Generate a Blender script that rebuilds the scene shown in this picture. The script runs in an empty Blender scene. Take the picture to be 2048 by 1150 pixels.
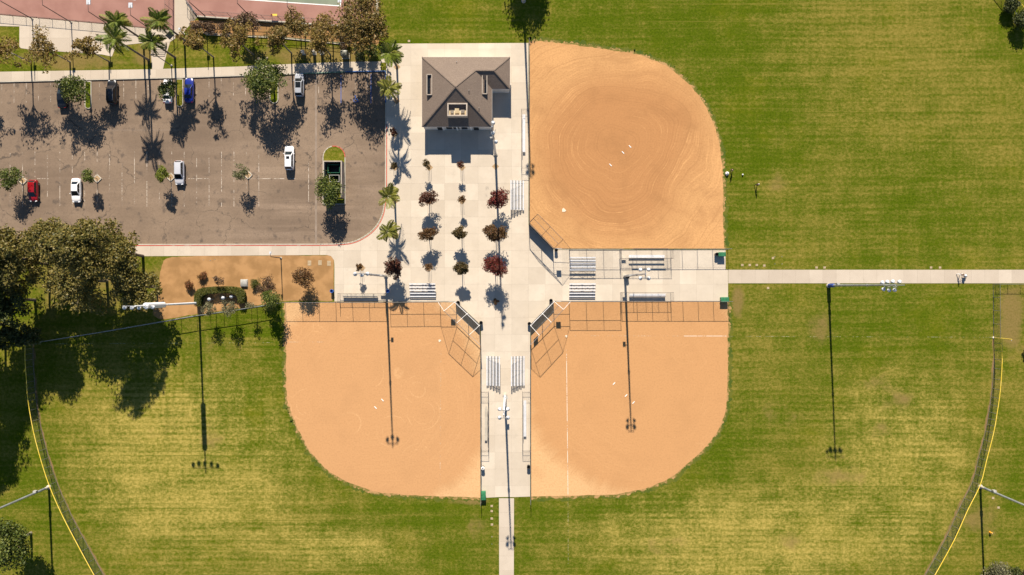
import bpy, bmesh, math, random
import numpy as np
from mathutils import Vector, Matrix
from mathutils.geometry import tessellate_polygon

random.seed(7)
rng = np.random.default_rng(7)
SC = bpy.context.scene
COL = SC.collection
R = math.radians
HCAM = 136.0
SUN_EL = R(34.2)
SHX = 0.040                     # sideways drift of shadows per metre of southward shadow

# ------------------------------------------------------------------ camera, world, sun, exposure
cam_d = bpy.data.cameras.new('camera')
cam = bpy.data.objects.new('camera', cam_d)
COL.objects.link(cam)
cam.location = (0, 0, HCAM)
cam.rotation_euler = (0, 0, 0)
cam_d.sensor_width = 36.0
cam_d.lens = 36.0 * HCAM / 204.8
cam_d.clip_start = 1.0
cam_d.clip_end = 3000.0
SC.camera = cam

world = bpy.data.worlds.new('World')
SC.world = world
world.use_nodes = True
wn = world.node_tree.nodes
wl = world.node_tree.links
bgn = wn.get('Background')
sky = wn.new('ShaderNodeTexSky')
sky.sky_type = 'NISHITA'
sky.sun_disc = False
sky.sun_elevation = SUN_EL
sky.sun_rotation = R(0.0)
sky.air_density = 1.0
sky.dust_density = 0.0
sky.ozone_density = 3.0
wl.new(sky.outputs[0], bgn.inputs[0])
bgn.inputs[1].default_value = 0.05

sun_d = bpy.data.lights.new('sun', 'SUN')
sun_d.energy = 5.0
sun_d.angle = R(0.53)
sun_d.color = (1.0, 0.89, 0.74)
sun = bpy.data.objects.new('sun', sun_d)
COL.objects.link(sun)
sd = Vector((SHX, -1.0, -math.tan(SUN_EL))).normalized()
sun.rotation_euler = sd.to_track_quat('-Z', 'Y').to_euler()
sun.location = (0, 60, 60)

SC.view_settings.view_transform = 'Standard'
SC.view_settings.look = 'None'
SC.view_settings.gamma = 1.0
SC.view_settings.use_curve_mapping = False
SC.view_settings.exposure = 0.95
SC.render.engine = 'CYCLES'
SC.cycles.max_bounces = 6
SC.cycles.transparent_max_bounces = 24

# ------------------------------------------------------------------ survey grid -> metres
def P(px, py, z=0.0):
    """a point of the site plan (0.1 m units from the plan's north-west corner), sighted at height z"""
    k = 0.1 * (1 - z / HCAM)
    return Vector(((px - 1024) * k, (575 - py) * k, z))

# ------------------------------------------------------------------ node helpers
class NT:
    def __init__(self, name):
        self.m = bpy.data.materials.new(name)
        self.m.use_nodes = True
        self.n = self.m.node_tree.nodes
        self.l = self.m.node_tree.links
        self.b = self.n.get('Principled BSDF')
        self.out = self.n.get('Material Output')
    def put(self, sock, v):
        if isinstance(v, bpy.types.NodeSocket):
            self.l.new(v, sock)
        else:
            if isinstance(v, (tuple, list)) and len(v) == 3 and sock.type == 'RGBA':
                v = (*v, 1)
            sock.default_value = v
    def math(self, op, a, b=0.0, c=None, clamp=False):
        x = self.n.new('ShaderNodeMath'); x.operation = op; x.use_clamp = clamp
        self.put(x.inputs[0], a); self.put(x.inputs[1], b)
        if c is not None: self.put(x.inputs[2], c)
        return x.outputs[0]
    def vec(self, op, a, b=(0, 0, 0)):
        x = self.n.new('ShaderNodeVectorMath'); x.operation = op
        self.put(x.inputs[0], a); self.put(x.inputs[1], b)
        return x.outputs['Value'] if op in ('LENGTH', 'DISTANCE') else x.outputs[0]
    def pos(self):
        if not hasattr(self, '_g'): self._g = self.n.new('ShaderNodeNewGeometry')
        return self._g.outputs['Position']
    def geo(self, o):
        self.pos(); return self._g.outputs[o]
    def rand(self):
        if not hasattr(self, '_oi'): self._oi = self.n.new('ShaderNodeObjectInfo')
        return self._oi.outputs['Random']
    def noise(self, scale, vec=None, detail=3.0, rough=0.55, dist=0.0):
        x = self.n.new('ShaderNodeTexNoise')
        self.put(x.inputs['Vector'], vec if vec is not None else self.pos())
        x.inputs['Scale'].default_value = scale; x.inputs['Detail'].default_value = detail
        x.inputs['Roughness'].default_value = rough; x.inputs['Distortion'].default_value = dist
        return x.outputs['Fac']
    def mix(self, f, a, b, mode='MIX'):
        x = self.n.new('ShaderNodeMix'); x.data_type = 'RGBA'; x.blend_type = mode
        self.put(x.inputs['Factor'], f); self.put(x.inputs['A'], a); self.put(x.inputs['B'], b)
        return x.outputs['Result']
    def ramp(self, v, a, b, c=0.0, d=1.0):
        x = self.n.new('ShaderNodeMapRange'); x.clamp = True; x.interpolation_type = 'SMOOTHSTEP'
        self.put(x.inputs[0], v)
        x.inputs[1].default_value = a; x.inputs[2].default_value = b
        x.inputs[3].default_value = c; x.inputs[4].default_value = d
        return x.outputs[0]
    def bump(self, h, strength=0.3, dist=0.02):
        x = self.n.new('ShaderNodeBump'); x.inputs['Strength'].default_value = strength
        x.inputs['Distance'].default_value = dist
        self.l.new(h, x.inputs['Height'])
        self.l.new(x.outputs[0], self.b.inputs['Normal'])
    def done(self, col=None, rough=0.8, metal=0.0, spec=0.3, coat=0.0):
        if col is not None: self.put(self.b.inputs['Base Color'], col)
        self.put(self.b.inputs['Roughness'], rough)
        self.b.inputs['Metallic'].default_value = metal
        self.b.inputs['Specular IOR Level'].default_value = spec
        if coat: self.b.inputs['Coat Weight'].default_value = coat
        return self.m

def M_noise(name, c1, c2, scale=1.0, rough=0.8, metal=0.0, spec=0.3, detail=4.0, lo=0.35, hi=0.65, coat=0.0, bump=0.0, rnd=0.0):
    t = NT(name)
    f = t.ramp(t.noise(scale, detail=detail), lo, hi)
    col = t.mix(f, c1, c2)
    if rnd:
        col = t.mix(t.math('MULTIPLY', t.rand(), rnd), col, tuple(x * 0.55 for x in c1))
    if bump: t.bump(t.noise(scale * 6, detail=2), bump)
    return t.done(col, rough, metal, spec, coat)

MAT = {}
def spotsum(t, spots):
    tot = None
    for (cx, cy, rx, ry, s) in spots:
        p = P(cx, cy)
        v = t.vec('SUBTRACT', t.pos(), (p.x, p.y, 0))
        v = t.vec('MULTIPLY', v, (10.0 / rx, 10.0 / ry, 0))
        g = t.ramp(t.vec('LENGTH', v), 1.0, 0.0, 0.0, s)
        tot = g if tot is None else t.math('ADD', tot, g)
    return tot

def grass_material():
    t = NT('grass')
    p = t.pos()
    warp = t.noise(0.05, detail=2)
    hs = t.noise(1.0, t.vec('MULTIPLY', p, (0.035, 0.62, 0)), detail=5, rough=0.62)        # mower streaks running across the site
    vs = t.noise(1.0, t.vec('MULTIPLY', p, (0.75, 0.09, 0)), detail=4, rough=0.6)
    big = t.noise(0.028, detail=4, rough=0.6)
    mid = t.noise(0.22, detail=6, rough=0.66)
    fine = t.noise(2.6, detail=4, rough=0.75)
    tuft = t.noise(1.0, t.vec('MULTIPLY', p, (1.5, 1.9, 1)), detail=5, rough=0.85)
    spots = spotsum(t, [
        (250, 830, 230, 260, .22), (430, 1010, 420, 260, .30), (700, 1090, 260, 90, .16), (1780, 900, 260, 260, .20),
        (1480, 1100, 520, 150, .30), (1800, 150, 330, 190, .26), (2000, 330, 150, 260, .16), (1560, 370, 80, 50, .35),
        (1680, 40, 260, 60, .10), (480, 720, 90, 60, .3),
        (1250, 40, 420, 110, -.34), (1480, 250, 190, 260, -.30), (1720, 640, 330, 120, -.26), (860, 40, 200, 80, -.3),
        (1440, 880, 150, 160, -.30), (600, 920, 120, 160, -.24), (820, 1030, 260, 50, -.30), (1200, 1020, 260, 50, -.24),
        (1900, 430, 300, 120, -.22), (500, 660, 120, 60, -.12), (90, 960, 80, 130, -.2), (2030, 950, 60, 160, -.28)])
    d = t.math('MULTIPLY', t.math('SUBTRACT', big, .5), 1.1)
    d = t.math('ADD', d, t.math('MULTIPLY', t.math('SUBTRACT', mid, .5), 1.35))
    d = t.math('ADD', d, t.math('MULTIPLY', t.math('SUBTRACT', hs, .5), 1.45))
    d = t.math('ADD', d, t.math('MULTIPLY', t.math('SUBTRACT', vs, .5), .65))
    d = t.math('ADD', d, t.math('MULTIPLY', t.math('SUBTRACT', tuft, .5), 2.6))
    d = t.math('ADD', d, spots)
    sp_ = t.n.new('ShaderNodeSeparateXYZ'); t.l.new(p, sp_.inputs[0])
    wig = t.math('MULTIPLY', t.noise(.03, detail=4), 11.0)
    mow = t.math('SINE', t.math('ADD', t.math('MULTIPLY', sp_.outputs[1], 5.2), wig))
    mowx = t.math('SINE', t.math('ADD', t.math('MULTIPLY', sp_.outputs[0], 4.3), wig))
    patch = t.ramp(t.noise(.05, t.vec('ADD', p, (23, 61, 0)), detail=3), .35, .65)
    d = t.math('ADD', d, t.math('MULTIPLY', mow, t.math('ADD', t.math('MULTIPLY', patch, .14), .0)))
    patch2 = t.ramp(t.noise(.035, t.vec('ADD', p, (71, 9, 0)), detail=3), .50, .72)
    d = t.math('ADD', d, t.math('MULTIPLY', mowx, t.math('MULTIPLY', patch2, .10)))
    dry = t.ramp(d, -0.55, 0.86)
    green = t.mix(t.ramp(fine, .3, .7), (0.041, 0.070, 0.0025), (0.086, 0.117, 0.006))
    green = t.mix(t.math('MULTIPLY', t.ramp(t.noise(0.07, t.vec('ADD', p, (91, 17, 0)), detail=6, rough=.7), .50, .72), t.ramp(tuft, .35, .65, .25, .9)), green, (0.135, 0.138, 0.008))
    straw = t.mix(t.ramp(tuft, .3, .7), (0.145, 0.125, 0.019), (0.255, 0.203, 0.047))
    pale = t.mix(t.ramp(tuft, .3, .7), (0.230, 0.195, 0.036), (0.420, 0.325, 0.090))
    lawn_light = spotsum(t, [(380, 930, 420, 330, 1.0), (1500, 1080, 560, 190, 1.0), (1800, 900, 260, 280, .8), (700, 1100, 260, 90, .6)])  # brighter light over the lower outfields, painted into the straw colour
    straw = t.mix(t.ramp(t.math('ADD', lawn_light, t.math('MULTIPLY', t.math('SUBTRACT', mid, .5), .8)), .1, .8), straw, pale)
    lines = t.noise(1.0, t.vec('MULTIPLY', p, (0.012, 2.3, 0)), detail=3, rough=0.6)
    straw = t.mix(t.ramp(lines, .44, .30, 0, .6), straw, green)
    green = t.mix(t.ramp(lines, .60, .74, 0, .45), green, straw)
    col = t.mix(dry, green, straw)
    bare = spotsum(t, [(420, 880, 60, 90, .26), (330, 860, 60, 60, .24), (1560, 830, 90, 50, .28), (1680, 950, 120, 50, .28), (1330, 1090, 90, 60, .26), (1580, 1075, 60, 40, .3), (1750, 760, 60, 40, .26), (2024, 640, 46, 120, .62), (1640, 660, 50, 70, .40), (1475, 602, 24, 56, .62), (1800, 800, 80, 50, .36),
                       (1960, 1040, 70, 80, .4), (620, 110, 300, 34, .50), (150, 122, 190, 34, .50), (300, 110, 60, 40, .5), (1250, 118, 190, 40, .10),
                       (940, 1003, 70, 14, .5), (960, 1060, 60, 60, .25), (440, 690, 80, 40, .22), (1760, 860, 70, 40, .3), (700, 130, 60, 24, .5),
                       (320, 560, 40, 90, .3), (160, 560, 200, 140, .40), (1560, 365, 60, 34, .28)])
    bf = t.ramp(t.math('ADD', bare, t.math('MULTIPLY', t.math('SUBTRACT', mid, .5), 1.0)), .14, .50)
    bf = t.math('MULTIPLY', bf, t.ramp(fine, .25, .6, .55, .95))
    col = t.mix(bf, col, t.mix(fine, (0.140, 0.100, 0.030), (0.245, 0.178, 0.066)))
    t.bump(t.math('ADD', fine, tuft), 0.5, 0.06)
    return t.done(col, 1.0, 0, 0.0)

def dirt_material(name, cx, cy, rad, c_in, c_out, rings, streak, soft=.7, wavy=1.2, pale=(), circles=.08):
    t = NT(name)
    p = t.pos(); c = P(cx, cy)
    v = t.vec('MULTIPLY', t.vec('SUBTRACT', p, (c.x, c.y, 0)), (1, 1, 0))
    wn_ = t.n.new('ShaderNodeTexNoise'); t.l.new(p, wn_.inputs['Vector']); wn_.inputs['Scale'].default_value = .035; wn_.inputs['Detail'].default_value = 3
    vw = t.vec('ADD', v, t.vec('MULTIPLY', t.vec('SUBTRACT', wn_.outputs['Color'], (.5, .5, .5)), (9 * wavy, 7 * wavy, 0)))
    r = t.vec('LENGTH', vw)
    dirn = t.vec('NORMALIZE', v)
    ragged = t.noise(16.0, dirn, detail=4, rough=0.8)
    mid = t.noise(0.16, detail=5, rough=0.6, dist=0.4)
    fine = t.noise(3.0, detail=5, rough=0.7)
    rr = t.math('ADD', r, t.math('MULTIPLY', t.math('SUBTRACT', ragged, .5), streak))
    rr = t.math('ADD', rr, t.math('MULTIPLY', t.math('SUBTRACT', mid, .5), wavy))
    inn = t.ramp(rr, rad + soft, rad - soft)
    col = t.mix(inn, c_out, c_in)
    if pale: col = t.mix(t.ramp(t.math('ADD', spotsum(t, pale), t.math('MULTIPLY', t.math('SUBTRACT', ragged, .5), .5)), .2, .7, 0, .75), col, tuple(min(1, x * 1.12) for x in c_out))
    dark = tuple(x * .76 for x in c_in)
    col = t.mix(t.ramp(mid, .45, .75, 0, .55 if rings > 1 else .28), col, dark)
    # drag-mat rings
    rn = t.noise(1.0, t.vec('MULTIPLY', v, (.05, .05, 0)), detail=2)
    wob = t.math('ADD', t.math('MULTIPLY', r, 3.6), t.math('MULTIPLY', rn, 14.0))
    comb = t.n.new('ShaderNodeCombineXYZ')
    t.put(comb.inputs[0], wob); t.put(comb.inputs[1], t.math('MULTIPLY', rn, 1.2))
    ringn = t.noise(1.0, comb.outputs[0], detail=4, rough=.65)
    rm = t.math('MULTIPLY', t.ramp(ringn, .5, .72), t.ramp(t.noise(.09, t.vec('ADD', p, (40, 3, 0)), detail=3), .38, .62))
    rm = t.math('MULTIPLY', t.math('MULTIPLY', rm, rings), t.ramp(t.noise(.5, t.vec('ADD', p, (13, 31, 0)), detail=4), .35, .65, .15, .8))
    rm = t.math('MULTIPLY', rm, t.ramp(r, 5.0, 12.0, .25, 1.0))
    col = t.mix(rm, col, tuple(min(1, x * 1.24) for x in c_out))
    rk = t.math('MULTIPLY', t.ramp(ringn, .47, .3), t.math('MULTIPLY', rings, .30))
    col = t.mix(rk, col, tuple(x * .72 for x in c_in))
    # turning circles left by the drag mat
    vr = t.n.new('ShaderNodeTexVoronoi'); vr.feature = 'F1'; t.put(vr.inputs['Vector'], t.vec('ADD', t.vec('MULTIPLY', p, (1, 1, 0)), (cx * .37, cy * .21, 0))); vr.inputs['Scale'].default_value = .105
    dd_ = t.math('ADD', vr.outputs['Distance'], t.math('MULTIPLY', t.math('SUBTRACT', mid, .5), .12))
    circ = t.math('ADD', t.ramp(t.math('ABSOLUTE', t.math('SUBTRACT', dd_, .34)), .016, .004), t.ramp(t.math('ABSOLUTE', t.math('SUBTRACT', dd_, .23)), .012, .003))
    circ = t.math('MULTIPLY', circ, t.ramp(t.noise(.22, t.vec('ADD', p, (5, 55, 0)), detail=3), .46, .62, 0, circles))
    col = t.mix(circ, col, tuple(min(1, x * 1.2) for x in c_out))
    lines = t.noise(1.0, t.vec('MULTIPLY', v, (.06, 1.9, 0)), detail=4, rough=.7)
    col = t.mix(t.ramp(lines, .52, .75, 0, .22), col, tuple(x * .80 for x in c_in))
    # small pale scuffs
    sc = t.ramp(t.noise(1.3, t.vec('ADD', p, (7, 70, 0)), detail=6, rough=.75), .64, .74)
    sc = t.math('MULTIPLY', sc, t.math('MULTIPLY', t.ramp(t.noise(.1, detail=2), .40, .58), .75))
    col = t.mix(sc, col, tuple(min(1, x * 1.3) for x in c_out))
    col = t.mix(t.ramp(fine, .42, .72, 0, .48), col, tuple(x * .72 for x in c_in))
    t.bump(fine, 0.35, 0.03)
    return t.done(col, 0.95, 0, 0.08)

def asphalt_material():
    t = NT('asphalt'); p = t.pos()
    big = t.noise(.06, detail=5, rough=.6)
    st = t.noise(1.0, t.vec('MULTIPLY', p, (.03, .35, 0)), detail=5, rough=.65)
    fine = t.noise(4.0, detail=5, rough=.8)
    col = t.mix(t.ramp(big, .35, .65), (0.168, 0.122, 0.088), (0.235, 0.172, 0.122))
    dusty = spotsum(t, [(620, 400, 330, 170, 1.0)])  # not dust: lens vignette painted in, asphalt lighter towards the lower right
    col = t.mix(t.math('MULTIPLY', t.ramp(st, .40, .68), t.math('ADD', t.math('MULTIPLY', dusty, .6), .25)), col, (0.310, 0.230, 0.168))  # dusty here is the painted lens vignette, not dust
    col = t.mix(t.ramp(fine, .4, .75, 0, .6), col, (0.125, 0.094, 0.070))
    oil = t.math('MULTIPLY', t.ramp(t.noise(.55, t.vec('ADD', p, (3, 11, 0)), detail=5, rough=.65), .55, .70), .55)
    col = t.mix(oil, col, (0.055, 0.048, 0.045))
    vor = t.n.new('ShaderNodeTexVoronoi'); vor.feature = 'DISTANCE_TO_EDGE'
    wv = t.vec('ADD', t.vec('MULTIPLY', p, (1, 1, 0)), t.vec('MULTIPLY', (1, 1, 0), (0, 0, 0)))
    nz = t.n.new('ShaderNodeTexNoise'); t.l.new(p, nz.inputs['Vector']); nz.inputs['Scale'].default_value = .8
    wv = t.vec('ADD', wv, t.vec('MULTIPLY', nz.outputs['Color'], (2.0, 2.0, 0)))
    t.put(vor.inputs['Vector'], wv); vor.inputs['Scale'].default_value = .13
    crack = t.math('MULTIPLY', t.ramp(vor.outputs['Distance'], .010, .0), t.ramp(t.noise(.12, detail=2), .45, .55))
    col = t.mix(t.math('MULTIPLY', crack, .7), col, (0.05, 0.043, 0.038))
    t.bump(fine, .4, .01)
    return t.done(col, .9, 0, .15)

def paint_material(name, colr, wear=.5, under=(0.12, .10, .088)):
    t = NT(name)
    n = t.noise(2.2, detail=6, rough=.75); n2 = t.noise(.35, detail=2)
    f = t.ramp(t.math('ADD', n, t.math('MULTIPLY', n2, .6)), wear + .22, wear + .36)
    tr = t.n.new('ShaderNodeBsdfTransparent'); mx = t.n.new('ShaderNodeMixShader')
    t.l.new(f, mx.inputs[0]); t.l.new(t.b.outputs[0], mx.inputs[2]); t.l.new(tr.outputs[0], mx.inputs[1])
    t.l.new(mx.outputs[0], t.out.inputs[0])
    return t.done(colr, .8, 0, .2)

def slab_material(name, c1, c2, var=.35):
    t = NT(name)
    f = t.ramp(t.noise(.25, detail=5, rough=.65), .3, .7)
    col = t.mix(f, c1, c2)
    col = t.mix(t.math('MULTIPLY', t.rand(), var), col, tuple(x * y for x, y in zip(c1, (.80, .78, .76))))
    st = t.ramp(t.noise(.45, detail=7, rough=.72), .55, .75, 0, .30)
    col = t.mix(st, col, tuple(x * .6 for x in c1))
    fine = t.noise(7.0, detail=3)
    col = t.mix(t.ramp(fine, .45, .8, 0, .14), col, tuple(x * .6 for x in c1))
    return t.done(col, .88, 0, .2)

def mesh_material(name, col, cover, pitch=.07):
    t = NT(name)
    uv = t.n.new('ShaderNodeUVMap')
    sp = t.n.new('ShaderNodeSeparateXYZ'); t.l.new(uv.outputs[0], sp.inputs[0])
    u, v = sp.outputs[0], sp.outputs[1]
    a = t.math('FRACT', t.math('DIVIDE', t.math('ADD', u, v), pitch))
    b = t.math('FRACT', t.math('DIVIDE', t.math('SUBTRACT', u, v), pitch))
    f = t.math('MAXIMUM', t.math('LESS_THAN', a, cover), t.math('LESS_THAN', b, cover))
    tr = t.n.new('ShaderNodeBsdfTransparent'); mx = t.n.new('ShaderNodeMixShader')
    t.l.new(f, mx.inputs[0]); t.l.new(tr.outputs[0], mx.inputs[1]); t.l.new(t.b.outputs[0], mx.inputs[2])
    t.l.new(mx.outputs[0], t.out.inputs[0])
    return t.done(col, .6, 0.0, .3)

def leaf_material(name, cols, trans=.3):
    t = NT(name)
    isl = t.geo('Random Per Island')
    n = t.noise(.5, detail=3)
    f = t.math('ADD', t.math('MULTIPLY', isl, .7), t.math('MULTIPLY', n, .5))
    cr = t.n.new('ShaderNodeValToRGB'); t.l.new(f, cr.inputs[0])
    el = cr.color_ramp.elements
    k = len(cols)
    while len(el) < k: el.new(.5)
    for i, c in enumerate(cols):
        el[i].position = .12 + .86 * i / (k - 1); el[i].color = (*c, 1)
    t.put(t.b.inputs['Base Color'], cr.outputs[0])
    t.b.inputs['Roughness'].default_value = .55
    t.b.inputs['Specular IOR Level'].default_value = .35
    tl = t.n.new('ShaderNodeBsdfTranslucent'); t.l.new(cr.outputs[0], tl.inputs[0])
    mx = t.n.new('ShaderNodeMixShader'); mx.inputs[0].default_value = trans
    t.l.new(t.b.outputs[0], mx.inputs[1]); t.l.new(tl.outputs[0], mx.inputs[2]); t.l.new(mx.outputs[0], t.out.inputs[0])
    return t.m

def shingle_material():
    t = NT('shingle'); p = t.pos()
    sp = t.n.new('ShaderNodeSeparateXYZ'); t.l.new(p, sp.inputs[0])
    course = t.math('FRACT', t.math('MULTIPLY', sp.outputs[2], 1 / .072))
    fine = t.noise(5.0, detail=4, rough=.8); mid = t.noise(.5, detail=4)
    col = t.mix(t.ramp(fine, .3, .7), (0.140, 0.108, 0.088), (0.225, 0.176, 0.142))
    col = t.mix(t.ramp(mid, .4, .7, 0, .5), col, (0.165, 0.128, 0.106))
    col = t.mix(t.ramp(course, .82, .98, 0, .55), col, (0.060, .051, .048))
    t.bump(t.math('ADD', course, fine), .35, .02)
    return t.done(col, .9, 0, .15)

def build_materials():
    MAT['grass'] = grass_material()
    MAT['dirt_ne'] = dirt_material('infield_clay_ne', 1235, 300, 15.5, (0.415, 0.208, 0.086), (0.510, 0.285, 0.122), 1.5, 3.0, 5.0, 1.6, [(1420, 450, 90, 110, 1.0), (1438, 330, 26, 160, .8), (1110, 115, 90, 60, .7), (1300, 130, 120, 24, .5)])
    MAT['dirt_sw'] = dirt_material('infield_clay_sw', 745, 790, 22.6, (0.500, 0.275, 0.126), (0.600, 0.374, 0.188), .24, 4.5, 1.6, circles=.26)
    MAT['dirt_se'] = dirt_material('infield_clay_se', 1290, 760, 23.4, (0.495, 0.268, 0.118), (0.600, 0.370, 0.182), .24, 4.5, 1.8)
    MAT['lip'] = M_noise('worn_turf_edge', (0.38, .225, .095), (0.135, .120, .022), .9, .95, lo=.40, hi=.60, detail=6)
    MAT['lush'] = M_noise('uncut_turf_band', (0.050, .082, .006), (0.115, .118, .012), .5, .95, lo=.3, hi=.7, detail=6)
    MAT['track'] = M_noise('bare_fence_strip', (0.20, .125, .055), (0.14, .115, .025), .7, .95, detail=6)
    MAT['bed'] = M_noise('bed_earth', (0.27, 0.150, 0.058), (0.38, 0.215, 0.090), .35, .95, bump=.3)
    MAT['asphalt'] = asphalt_material()
    MAT['seam'] = M_noise('sealed_joint', (0.22, .172, .135), (0.27, .21, .165), .8, .85)
    MAT['slab'] = slab_material('concrete_slab', (0.528, 0.460, 0.372), (0.600, 0.527, 0.432), .50)
    MAT['slab_walk'] = slab_material('walk_slab', (0.485, 0.418, 0.340), (0.545, 0.475, 0.390), .50)
    MAT['joint'] = M_noise('joint_sand', (0.22, .18, .14), (0.28, .24, .19), 2, .95)
    MAT['kerb'] = M_noise('kerb_concrete', (0.40, .365, .31), (0.48, .44, .37), 1.2, .9)
    MAT['kerb_red'] = M_noise('kerb_red_paint', (0.46, .085, .055), (0.46, .34, .28), .9, .8, lo=.5, hi=.75)
    MAT['kerb_blue'] = M_noise('kerb_blue_paint', (0.03, .10, .34), (0.12, .20, .34), 1.2, .75)
    MAT['kerb_green'] = M_noise('kerb_green_paint', (0.10, .22, .15), (0.25, .33, .27), 1.2, .75)
    MAT['line'] = paint_material('stall_paint', (0.50, .43, .36), .55)
    MAT['chalk'] = paint_material('chalk', (0.70, .62, .52), .44)
    MAT['chalk_faint'] = paint_material('worn_chalk', (0.60, .48, .34), .58)
    MAT['chalk_grass'] = paint_material('old_chalk', (0.34, .32, .18), .56)
    MAT['blue_sign'] = paint_material('blue_marking', (0.03, .11, .38), .34)
    MAT['court'] = M_noise('court_red', (0.270, .135, .108), (0.320, .168, .136), .25, .8)
    MAT['court_green'] = M_noise('court_green', (0.17, .20, .145), (0.21, .24, .175), .3, .8)
    MAT['white'] = M_noise('white_paint', (0.74, .73, .72), (0.82, .81, .80), 1.5, .6)
    MAT['dusty'] = M_noise('dusty_rubber', (0.62, .50, .36), (0.70, .62, .50), 3, .8)
    MAT['plaster'] = M_noise('cream_plaster', (0.62, .58, .53), (0.72, .68, .63), .8, .85)
    MAT['tan'] = M_noise('tan_plaster', (0.42, .33, .20), (0.55, .47, .33), 1.4, .85)
    MAT['wall_block'] = M_noise('block_wall', (0.36, .31, .26), (0.44, .38, .32), 1.5, .9)
    MAT['shingle'] = shingle_material()
    MAT['dark'] = M_noise('dark_recess', (0.010, .010, .012), (0.02, .02, .022), 2, .6)
    MAT['steel'] = M_noise('galvanised_steel', (0.33, .34, .35), (0.42, .43, .44), 3, .45, .6, .5)
    MAT['fence_steel'] = M_noise('fence_steel', (0.16, .155, .15), (0.24, .235, .23), 3, .55, .4, .4)
    MAT['fence_brown'] = M_noise('weathered_fence_pipe', (0.10, .085, .08), (0.17, .15, .14), 3, .6, .3, .4)
    MAT['pole_grey'] = M_noise('pole_grey', (0.30, .33, .38), (0.40, .43, .48), 1.0, .4, .5, .5)
    MAT['pole_white'] = M_noise('pole_white', (0.66, .69, .73), (0.74, .77, .81), 1.0, .45, .0, .5)
    MAT['lamp_white'] = M_noise('lamp_housing', (0.46, .49, .54), (0.60, .62, .66), 2.0, .35, .0, .5)
    MAT['pole_dark'] = M_noise('dark_lamp_post', (0.045, .042, .042), (0.07, .066, .064), 2, .5, .2, .4)
    MAT['alu'] = M_noise('aluminium_plank', (0.70, .71, .74), (0.80, .81, .83), 3.0, .38, .25, .5, rnd=.12)
    MAT['pole_blue'] = M_noise('blue_wrap', (0.02, .05, .22), (0.03, .07, .28), 2, .6)
    MAT['link'] = mesh_material('chain_link', (0.20, .195, .19), .05)
    MAT['link_brown'] = mesh_material('rusty_chain_link', (0.17, .135, .115), .11)
    MAT['link_green'] = mesh_material('green_windscreen', (0.085, .105, .065), .13)
    MAT['board'] = M_noise('backstop_board', (0.085, .082, .080), (0.12, .115, .11), 1.5, .85)
    MAT['yellow'] = M_noise('yellow_cap', (0.70, .50, .04), (0.78, .58, .12), 1.5, .6)
    MAT['trunk'] = M_noise('bark', (0.075, .058, .044), (0.15, .12, .092), 3.5, .95, bump=.5)
    MAT['trunk_grey'] = M_noise('grey_bark', (0.17, .145, .12), (0.26, .225, .19), 3.0, .95, bump=.4)
    MAT['palm_trunk'] = M_noise('palm_bark', (0.11, .088, .070), (0.19, .155, .125), 4.0, .95, bump=.5)
    MAT['stake'] = M_noise('timber_stake', (0.22, .15, .09), (0.32, .23, .14), 3, .9)
    MAT['pit'] = M_noise('tree_pit_mulch', (0.30, .20, .105), (0.42, .29, .165), 2.2, .95)
    MAT['l_maroon'] = leaf_material('leaf_maroon', [(0.025, 0.012, 0.008), (0.069, 0.022, 0.012), (0.094, 0.042, 0.015), (0.163, 0.036, 0.022)])
    MAT['l_crimson'] = leaf_material('leaf_crimson', [(0.034, 0.011, 0.007), (0.086, 0.020, 0.013), (0.196, 0.022, 0.022), (0.115, 0.055, 0.015)])
    MAT['l_rust'] = leaf_material('leaf_rust', [(0.036, 0.024, 0.009), (0.090, 0.044, 0.014), (0.156, 0.068, 0.022), (0.102, 0.083, 0.022)])
    MAT['l_olivebrown'] = leaf_material('leaf_olive_brown', [(0.026, 0.022, 0.007), (0.060, 0.048, 0.012), (0.114, 0.077, 0.020), (0.090, 0.046, 0.016)])
    MAT['l_green'] = leaf_material('leaf_green', [(0.022, 0.036, 0.007), (0.054, 0.083, 0.011), (0.111, 0.143, 0.020), (0.169, 0.176, 0.031)])
    MAT['l_lime'] = leaf_material('leaf_lime', [(0.050, 0.073, 0.007), (0.106, 0.140, 0.012), (0.175, 0.206, 0.020), (0.225, 0.213, 0.030)])
    MAT['l_flower'] = leaf_material('leaf_pale', [(.038, .050, .014), (.075, .092, .024), (.125, .128, .048), (.34, .30, .20)])
    MAT['l_dry'] = leaf_material('leaf_dry', [(0.074, 0.052, 0.014), (0.151, 0.096, 0.024), (0.237, 0.148, 0.036), (0.165, 0.134, 0.019), (0.302, 0.200, 0.054)])
    MAT['l_autumn'] = leaf_material('leaf_autumn', [(0.042, 0.041, 0.009), (0.105, 0.084, 0.016), (0.189, 0.132, 0.025), (0.238, 0.142, 0.038), (0.105, 0.105, 0.015)])
    MAT['l_gum'] = leaf_material('leaf_gum', [(0.029, 0.035, 0.007), (0.077, 0.079, 0.015), (0.148, 0.125, 0.026), (0.241, 0.184, 0.045), (0.113, 0.109, 0.016)])
    MAT['l_gumdark'] = leaf_material('leaf_gum_dark', [(0.014, 0.023, 0.006), (0.035, 0.051, 0.009), (0.069, 0.085, 0.016), (0.115, 0.120, 0.030)])
    MAT['l_grey'] = leaf_material('leaf_grey_green', [(0.058, 0.062, 0.024), (0.108, 0.110, 0.048), (0.180, 0.170, 0.088), (0.228, 0.210, 0.116)])
    MAT['l_purple'] = leaf_material('leaf_purple_brown', [(0.040, 0.025, 0.015), (0.094, 0.052, 0.031), (0.144, 0.083, 0.045), (0.094, 0.076, 0.020)])
    MAT['l_hedge'] = leaf_material('leaf_hedge', [(0.029, 0.041, 0.006), (0.065, 0.079, 0.009), (0.111, 0.118, 0.013), (0.143, 0.120, 0.020)])
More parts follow.
